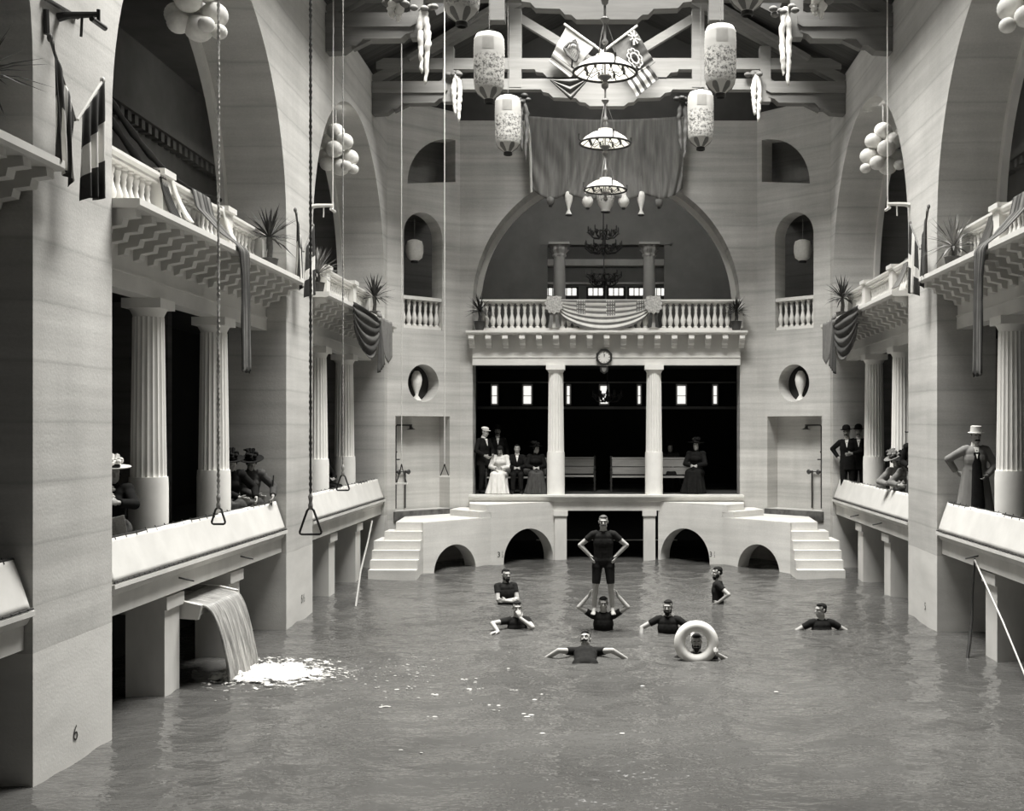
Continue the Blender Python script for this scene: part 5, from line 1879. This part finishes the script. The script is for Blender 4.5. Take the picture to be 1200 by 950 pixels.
# ---- dark drape above the back arch, with its pale hem cord
def drape(u, v):
    x = -2.13 + 4.28 * u
    side = min(u, 1 - u)
    z = 12.05 - 2.12 * v + .05 * math.sin(u * PI) * (1 - v) * -2 + .16 * math.exp(-side * 18) * v - .15 * abs(math.sin(u * 4 * PI)) * v
    pull = .30 * v * math.exp(-side * 9) * (1 if u < .5 else -1) * .35
    y = 31.62 - .05 * v - .040 * math.sin(u * 78 + 4 * math.sin(v * 4 + u * 9)) * (.2 + v) - .07 * math.sin(u * 21 + v) * v
    return (x + pull, y, z)


mb = MB(); mb.grid(drape, 260, 30)
o = solo('hanging_drape', mb, m_cloth_drape, 'large dark gathered drape hung above the back arch', 'drape', (0, 31.6, 12), smooth=80, recalc=False)
o.modifiers.new('s', 'SOLIDIFY').thickness = .01
mb = MB(); mb.tube([(-2.17, 31.55, 12.0), (-2.10, 31.52, 11.6), (-2.06, 31.5, 10.9), (-2.04, 31.5, 9.95)], .035, 8)
solo('white_cord', mb, m_white, 'white vertical cord along the left edge of the dark drape', 'cord', (-2.1, 31.5, 11), smooth=60)

# ---- dark festoon rope in the near left gallery
mb = MB(); n = 30
for k in (0, 1):
    mb.tube([(-7.3 + .6 * t, 16.4 + 5.2 * t, 8.65 - .25 * k - .9 * t - (1.1 + .1 * k) * math.sin(PI * min(1, t * 1.02)) * .55) for t in [i / n for i in range(n + 1)]], [.05 + .012 * math.sin(i * 2.1) for i in range(n + 1)], 8)
solo('festoon', mb, m_black_iron, 'dark double festoon sagging across the near left arch', 'garland', (-7, 19, 8), smooth=60)

# ---- bunting hung over the balustrades and cornices


def strip(label, sx, yc, w, zend, pts=None, group='bunting strips'):
    T = SU(sx)
    P = [Vector((a, 0, b)) for a, b in ((.56, 6.75), (.55, 7.0), (.26, 7.02), (.20, 6.75), (-.10, 6.40), (-.30, 6.25), (-.345, 6.18), (-.35, 5.9), (-.35, zend))]
    Ls = [0]
    for i in range(1, len(P)):
        Ls.append(Ls[-1] + (P[i] - P[i - 1]).length)
    def fn(u, v):
        s = v * Ls[-1]
        i = 1
        while i < len(P) - 1 and Ls[i] < s:
            i += 1
        t = (s - Ls[i - 1]) / (Ls[i] - Ls[i - 1]); p = P[i - 1].lerp(P[i], t)
        k = max(0, (s - Ls[3]) / (Ls[-1] - Ls[3])); ww = w * (1.5 - .9 * min(1, k * 2.2) + .15 * k)
        f = .03 * math.sin(u * 22 + .5 * math.sin(v * 8)) * (.3 + k)
        return (p.x - abs(f) - .004, yc + (u - .5) * ww - .25 * (.5 - min(.5, k)), p.z + (0 if v < .97 else .03 * math.sin(u * 30)))
    mb = MB(T); mb.grid(fn, 44, 80, lambda u, v: (1, 0, 1, 2, 0, 1, 2, 1, 0, 1)[min(9, int(u * 10))])
    o = solo('bunting', mb, [m_cgrey, m_cdark, m_cmid], label, 'bunting', T(-.3, yc, 6.2), group, 80, recalc=False)
    o.modifiers.new('s', 'SOLIDIFY').thickness = .008
    return o


strip('long dark bunting strip over the near left balustrade, hanging below the cornice', -1, 17.2, .52, 4.42)
strip('long dark bunting strip over the near right balustrade, hanging below the cornice', 1, 17.05, .55, 4.36)


def rail_cloth(label, sx, yc, w, z1, mat, lean=.25):
    T = SU(sx)
    def fn(u, v):
        z = 7.04 - (7.04 - z1) * v
        return (.30 - .02 - .16 * v ** 2 - .03 * abs(math.sin(u * 14)) * (.3 + v) + (.2 if v < .01 else 0), yc + (u - .5) * w * (.55 + .45 * v) + lean * v, z if v > .01 else 7.07)
    mb = MB(T); mb.grid(fn, 30, 26)
    o = solo('bunting', mb, mat, label, 'bunting', T(.25, yc, 6.8), 'cloths over the balustrades', 80, recalc=False)
    o.modifiers.new('s', 'SOLIDIFY').thickness = .008


rail_cloth('narrow dark cloth tied at the first pedestal of the near left balustrade', -1, 15.62, .34, 6.32, m_cdark)
rail_cloth('pale knotted cloth beside the dark cloth on near left balustrade', -1, 15.98, .2, 6.45, m_cwhite)
rail_cloth('pale cloth hanging at the second pedestal of the near left balustrade', -1, 18.15, .24, 6.36, m_cwhite)
rail_cloth('dark cloth tied at the pedestal of the near right balustrade', 1, 18.3, .5, 6.32, m_cmid)
rail_cloth('grey striped cloth on the near pedestal of the far right balustrade', 1, 23.6, .5, 6.45, m_cgrey)


def swag(sx, y0, y1, label):
    T = SU(sx)
    r = thing('bunting_swag', label, 'bunting', T(-.34, (y0 + y1) / 2, 6.2), 'swags on the far balconies')
    def fn(u, v):
        y = y0 + (y1 - y0) * u * .62
        sag = math.sin(PI * min(1, u * .95 + .03)) ** .7
        z = 6.24 - (1.05 * v) * (.35 + .65 * sag) - .10 * u
        return (-.345 - .05 * abs(math.sin(v * 15 + 2.0 * sag)) * (.4 + sag) , y + .12 * v, z)
    mb = MB(T); mb.grid(fn, 40, 40, lambda u, v: 0 if int(v * 15 / PI + .6) % 2 else 1); part('swag_folds', mb, [m_cmid, m_cdark], r, 80, recalc=False).modifiers.new('s', 'SOLIDIFY').thickness = .008
    yk = y0 + (y1 - y0) * .64
    mb = MB(T)
    for k in range(6):
        mb.ell((-.38 + .03 * (k % 2), yk + .05 * math.cos(k), 6.17 + .07 * math.sin(k * 1.3)), (.05, .10, .08), None, 8, 6)
    part('rosette', mb, m_cgrey, r, 60)
    def tail(u, v):
        w = .16 + .5 * v
        return (-.36 - .05 * abs(math.sin(u * 12)) * (.3 + v), yk + .05 + (u - .4) * w, 6.14 - v * (1.28 - .25 * u))
    mb = MB(T); mb.grid(tail, 24, 20, lambda u, v: 1 if u < .55 else 0); part('tail', mb, [m_cmid, m_cdark], r, 80, recalc=False).modifiers.new('s', 'SOLIDIFY').thickness = .008
    def tail2(u, v):
        return (-.35 - .03 * abs(math.sin(u * 9)), yk + .3 + u * (y1 - yk - .25), 6.2 - v * (.95 - .1 * math.sin(u * 8)))
    mb = MB(T); mb.grid(tail2, 24, 16); part('side_fall', mb, m_cgrey, r, 80, recalc=False).modifiers.new('s', 'SOLIDIFY').thickness = .008


swag(-1, 24.5, 28.9, 'dark draped swag with tail on the far left balcony cornice')
swag(1, 25.2, 29.3, 'dark draped swag with tail on the far right balcony cornice')

# ---- flags and rosettes on the back balustrade
def bfl(u, v):
    x = -1.28 + 2.42 * u
    z = 7.03 - .09 * v - (.22 + .52 * math.sin(PI * u) ** .6) * v
    return (x, 31.455 - .02 * abs(math.sin(v * 16)), z)


def bmat(u, v):
    k = (u * 3 + .42) % 1.0
    if k < .30 and v < .5:
        return 0 if (int(u * 120) % 3 == 0 and int(v * 44) % 4 < 2) else 2
    return 0 if int(v * 11) % 2 else 1


mb = MB(); mb.grid(bfl, 120, 44, bmat)
o = solo('flag_bunting', mb, [m_cwhite, m_cgrey, m_cgrey], 'swag of pale striped star flags across the middle of the back balustrade', 'bunting', (-.07, 31.45, 6.7), smooth=80, recalc=False)
o.modifiers.new('s', 'SOLIDIFY').thickness = .006
for x, lab in ((-1.42, 'pale ribbon rosette on left pedestal of the back balustrade'), (1.26, 'pale ribbon rosette on right pedestal of the back balustrade')):
    r = thing('rosette', lab, 'rosette', (x, 31.4, 6.9), 'rosettes on the back balustrade')
    mb = MB()
    mb.lathe([(.02, .03), (.06, .0), (.12, .04), (.20, .02), (.24, .05), (.23, .07), (.02, .09)], 44, rfn=lambda rr, z, t, i: rr * (1 + .10 * math.sin(t * 11)))
    mb.v = [(p[0], -p[2], p[1]) for p in mb.v]
    part('pleated_disc', mb, m_flower, r, local=True)
    mb = MB()
    for s in (-1, 1):
        mb.prism([(s * .01, -.02), (s * .10, -.25), (s * .16, -.62), (s * .05, -.60)], lambda a, b, d: (a, d, b), -.03, -.015)
    part('ribbon_tail', mb, m_cdark if x > 0 else m_cgrey, r, local=True)

# ---- octagonal clock
r = thing('wall_clock', 'dark octagonal wall clock with white dial under the back balcony', 'clock', (-.07, 31.66, 5.51))
oc = lambda R, a0=PI / 8, n=8: [(R * math.cos(2 * PI * k / n + a0), R * math.sin(2 * PI * k / n + a0)) for k in range(n)]
mb = MB(); mb.prism(oc(.235), lambda a, b, d: (a, d, b), -.02, .05, [oc(.165, 0, 32)]); part('octagonal_frame', mb, m_black_iron, r, local=True)
mb = MB(); mb.prism(oc(.17, 0, 32), lambda a, b, d: (a, d, b), .0, .03); part('dial', mb, m_white, r, local=True)
for k in range(12):
    t = PI * k / 6; mb = MB(); c, s = math.sin(t), math.cos(t)
    mb.tube([(c * .125, -.004, s * .125), (c * .152, -.004, s * .152)], .006 if k % 3 else .009, 5); part('hour_mark', mb, m_eye, r, local=True)
for L, t, w in ((.085, .12, .008), (.125, -.06, .006)):
    mb = MB(); mb.tube([(0, -.01, 0), (L * math.sin(t), -.01, L * math.cos(t))], w, 5); part('clock_hand', mb, m_eye, r, local=True)
mb = MB(); mb.prism([(-.11, -.26), (.11, -.26), (.11, -.38), (.0, -.46), (-.11, -.38)], lambda a, b, d: (a, d, b), -.01, .05); part('pendulum_box', mb, m_black_iron, r, local=True)
mb = MB(); mb.prism([(-.06, -.29), (.06, -.29), (.06, -.36), (.0, -.41), (-.06, -.36)], lambda a, b, d: (a, d, b), -.018, -.01); part('pendulum_glass', mb, m_cgrey, r, local=True)

# ---- benches in the back gallery


def bench(label, x, y, w, rz=0):
    r = thing('bench', label, 'bench', (x, y, 1.77), 'benches in the back gallery', rz)
    mb = MB(); mb.box(-w / 2, w / 2, -.42, .02, .42, .46); part('seat', mb, m_bench, r, local=True)
    for z in (.50, .72):
        mb = MB(); mb.box(-w / 2 + .03, w / 2 - .03, .04, .07, z, z + .20); part('back_plank', mb, m_bench, r, local=True)
    mb = MB(); mb.box(-w / 2, w / 2, .03, .08, .93, .98); part('back_rail', mb, m_bench, r, local=True)
    for s in (-1, 1):
        for yy, hh in ((-.40, .66), (.05, 1.02)):
            mb = MB()
            mb.lathe([(.028, 0), (.035, .1), (.022, .14), (.04, .2), (.022, .26), (.04, .32), (.03, .40), (.03, .5), (.04, .56), (.022, .6), (.03, hh - .06), (.035, hh - .02), (.012, hh)], 10, (s * (w / 2), yy, 0)); part('turned_post', mb, m_black_iron, r, 40, local=True)
        mb = MB(); mb.tube([(s * w / 2, .05, .70), (s * w / 2, -.2, .68), (s * w / 2, -.44, .66)], .03, 8); part('arm_rest', mb, m_black_iron, r, local=True)
    return r


bench('slatted bench in shadow just right of the left back column', -.82, 33.6, .95)
bench('pale plank bench left of the right back column', .70, 33.2, 1.15)
bench('pale plank bench between the two shadowed women at right', 2.02, 33.0, 1.3)
bench('bench under the seated group at left of the back gallery', -2.5, 32.75, 1.7)

# ---- shower pipes in the corner niches
for sx in (-1, 1):
    f = CAN[sx]
    s0 = .55
    r = thing('shower', 'iron shower pipe and rose in the %s corner niche' % SN[sx], 'shower', f(s0, 1.4, .40), 'showers in the corner niches')
    mb = MB(f); mb.T = lambda s, z, d: f(s, z, d)
    P = lambda *pts: [(s, z, d) for s, z, d in pts]
    mb = MB(lambda s, z, d: f(s, z, d)); mb.tube(P((s0, 1.45, .40), (s0, 3.62, .40), (s0 + .02, 3.66, .38), (s0 + .45, 3.66, .30)), .022, 8); part('pipe', mb, m_steel, r, 60)
    mb = MB(lambda s, z, d: f(s, z, d)); mb.tube(P((s0 + .40, 3.66, .30), (s0 + .42, 3.58, .30), (s0 + .42, 3.54, .30)), [.03, .05, .13], 14); part('shower_rose', mb, m_steel, r, 60)
    mb = MB(lambda s, z, d: f(s, z, d)); mb.tube(P((s0 + .3, 1.45, .40), (s0 + .3, 2.42, .40), (s0 - .12, 2.42, .40)), .022, 8); part('second_pipe', mb, m_steel, r, 60)
    for ds in (0, .3):
        mb = MB(lambda s, z, d: f(s, z, d)); mb.tube(P((s0 + ds, 2.42, .42), (s0 + ds, 2.42, .26)), .035, 8); mb.ell((s0 + ds, 2.42, .25), (.07, .07, .03), None, 10, 6); part('valve', mb, m_steel, r, 60)
    mb = MB(lambda s, z, d: f(s, z, d)); mb.tube(P((s0, 2.95, .4), (s0 - .05, 2.95, .32)), .035, 8); mb.tube(P((s0, 2.75, .4), (s0 + .09, 2.75, .34)), .02, 6); part('stop_cock', mb, m_steel, r, 60)

# ---- ropes, hose and pole at the pool edge
mb = MB(); mb.tube([(-5.62, 27.9, 1.35), (-5.45, 26.6, 1.0), (-5.2, 24.6, .55), (-5.0, 23.2, .02)], .022, 7)
solo('mooring_rope', mb, m_rope, 'slack rope running from the far left gallery corner down into the water', 'rope', (-5.3, 25, .6), smooth=60)
T = SU(1)
mb = MB(T); mb.tube([(.08, 18.6, 1.50), (.03, 18.58, .9), (.0, 18.5, .55), (-.10, 18.3, .2), (-.17, 18.18, -.02)], [.018, .018, .022, .03, .028], 8)
solo('hose', mb, m_black_iron, 'dark hose hanging from the right gallery beam into the water', 'hose', T(0, 18.5, .8), smooth=60)
mb = MB(T); mb.tube([(.06, 18.55, 1.48), (.05, 17.2, .72), (.04, 15.95, -.08)], .014, 8)
solo('boat_pole', mb, m_white2, 'pale pole leaning from the right gallery beam across the right edge post', 'pole', T(.05, 17.6, .8), smooth=60)
for sx, y, lab in ((-1, 15.75, 'short iron pin on near left gallery beam above the left post'), (-1, 18.4, 'short iron pin on near left gallery beam right of the waterfall'),
                   (1, 18.45, 'short iron pin on near right gallery beam at the hose'), (1, 24.9, 'short iron pin on far right gallery beam nearer the pier'), (1, 27.2, 'short iron pin on far right gallery beam nearer the corner')):
    T = SU(sx)
    mb = MB(T); mb.tube([(.09, y, 1.555), (-.12, y, 1.51)], .012, 6)
    solo('iron_pin', mb, m_black_iron, lab, 'pin', T(.05, y, 1.55), 'iron pins on the gallery beams')
for sx, ya, yb, lab in ((-1, 25.25, 26.15, 'dark hand rail under far left gallery nearer the pier'), (-1, 26.85, 28.7, 'dark hand rail under far left gallery nearer the stairs'),
                   (1, 25.25, 26.15, 'dark hand rail under far right gallery nearer the pier'), (1, 26.85, 28.7, 'dark hand rail under far right gallery nearer the stairs')):
    T = SU(sx)
    mb = MB(T); mb.tube([(.75, ya, .13), (.75, yb, .13), (.75, yb + .06, .08), (.76, yb + .08, -1.3)], .05, 8); mb.tube([(.76, ya, .13), (.76, ya, -1.3)], .04, 8)
    solo('hand_rail', mb, m_black_iron, lab, 'rail', T(.75, ya, .1), 'hand rails under the galleries', smooth=60)

# ---- newspaper held by the near left reader, walking stick of the parapet women
def news(u, v):
    return (-6.12 + .30 * (u - .5) , 14.85 - .05 + .34 * u - .08 * abs(u - .5), 2.22 + .34 * v + .10 * u)


mb = MB(); mb.grid(lambda u, v: (-6.17 + .26 * u, 14.30 + .16 * u - .10 * abs(u - .5) * 2 - .1 * v, 2.23 + .25 * v + .06 * (u - .5)), 12, 8)
o = solo('newspaper', mb, m_news, 'open newspaper held by the seated lady beside the nearest left column', 'newspaper', (-6.1, 14.8, 2.4), recalc=False)
o.modifiers.new('s', 'SOLIDIFY').thickness = .006
mb = MB(); mb.tube([(-5.86, 20.30, 2.0), (-5.84, 20.42, 2.75)], .013, 6)
solo('walking_stick', mb, m_black_iron, 'thin walking stick upright at far end of near left canvas screen', 'stick', (-5.85, 20.35, 2.3))

# ================================================================== LIGHT
w = bpy.data.worlds.new('world'); scene.world = w; w.use_nodes = True
bg = w.node_tree.nodes['Background']; bg.inputs['Color'].default_value = (1, .985, .95, 1); bg.inputs['Strength'].default_value = .25


def area(name, loc, target, sx, sy, power):
    l = bpy.data.lights.new(name, 'AREA'); l.shape = 'RECTANGLE'; l.size = sx; l.size_y = sy; l.energy = power; l.color = (1, .985, .95)
    o = bpy.data.objects.new(name, l); C.objects.link(o); o.location = loc
    o.rotation_euler = (Vector(target) - Vector(loc)).to_track_quat('-Z', 'Y').to_euler()
    return o


area('skylight', (0, 20.6, 28), (0, 20.61, 0), 14, 14, 36000)
area('back_roof_fill', (0, 28.4, 15.1), (0, 28.42, 0), 1.2, 3.0, 260)  # unseen fill added under the roof to brighten the upper back wall
area('front_fill', (0, -2.5, 9.5), (0, 26, 6), 9, 4, 30)  # weak fill added behind the camera, no windows built there
area('upper_back_room_fill', (0, 33.1, 11.6), (0, 36.5, 7.5), 6, .5, 120)  # unseen fill added above the arch head to brighten the upper room
area('far_room_fill', (0, 38.8, 10.7), (0, 43, 8), 5, .4, 80)  # unseen fill added to lift the dark far room
for sx in (-1, 1):
    for b in (1, 2):
        y = sum(BAYS[sx][b]) / 2
        area('gallery_fill', (sx * (W_[sx] + 1.45), y, 11.55), (sx * (W_[sx] + 3.6), y, 8.0), .4, 4, 45)  # unseen fills added behind the arch crowns to brighten the upper galleries
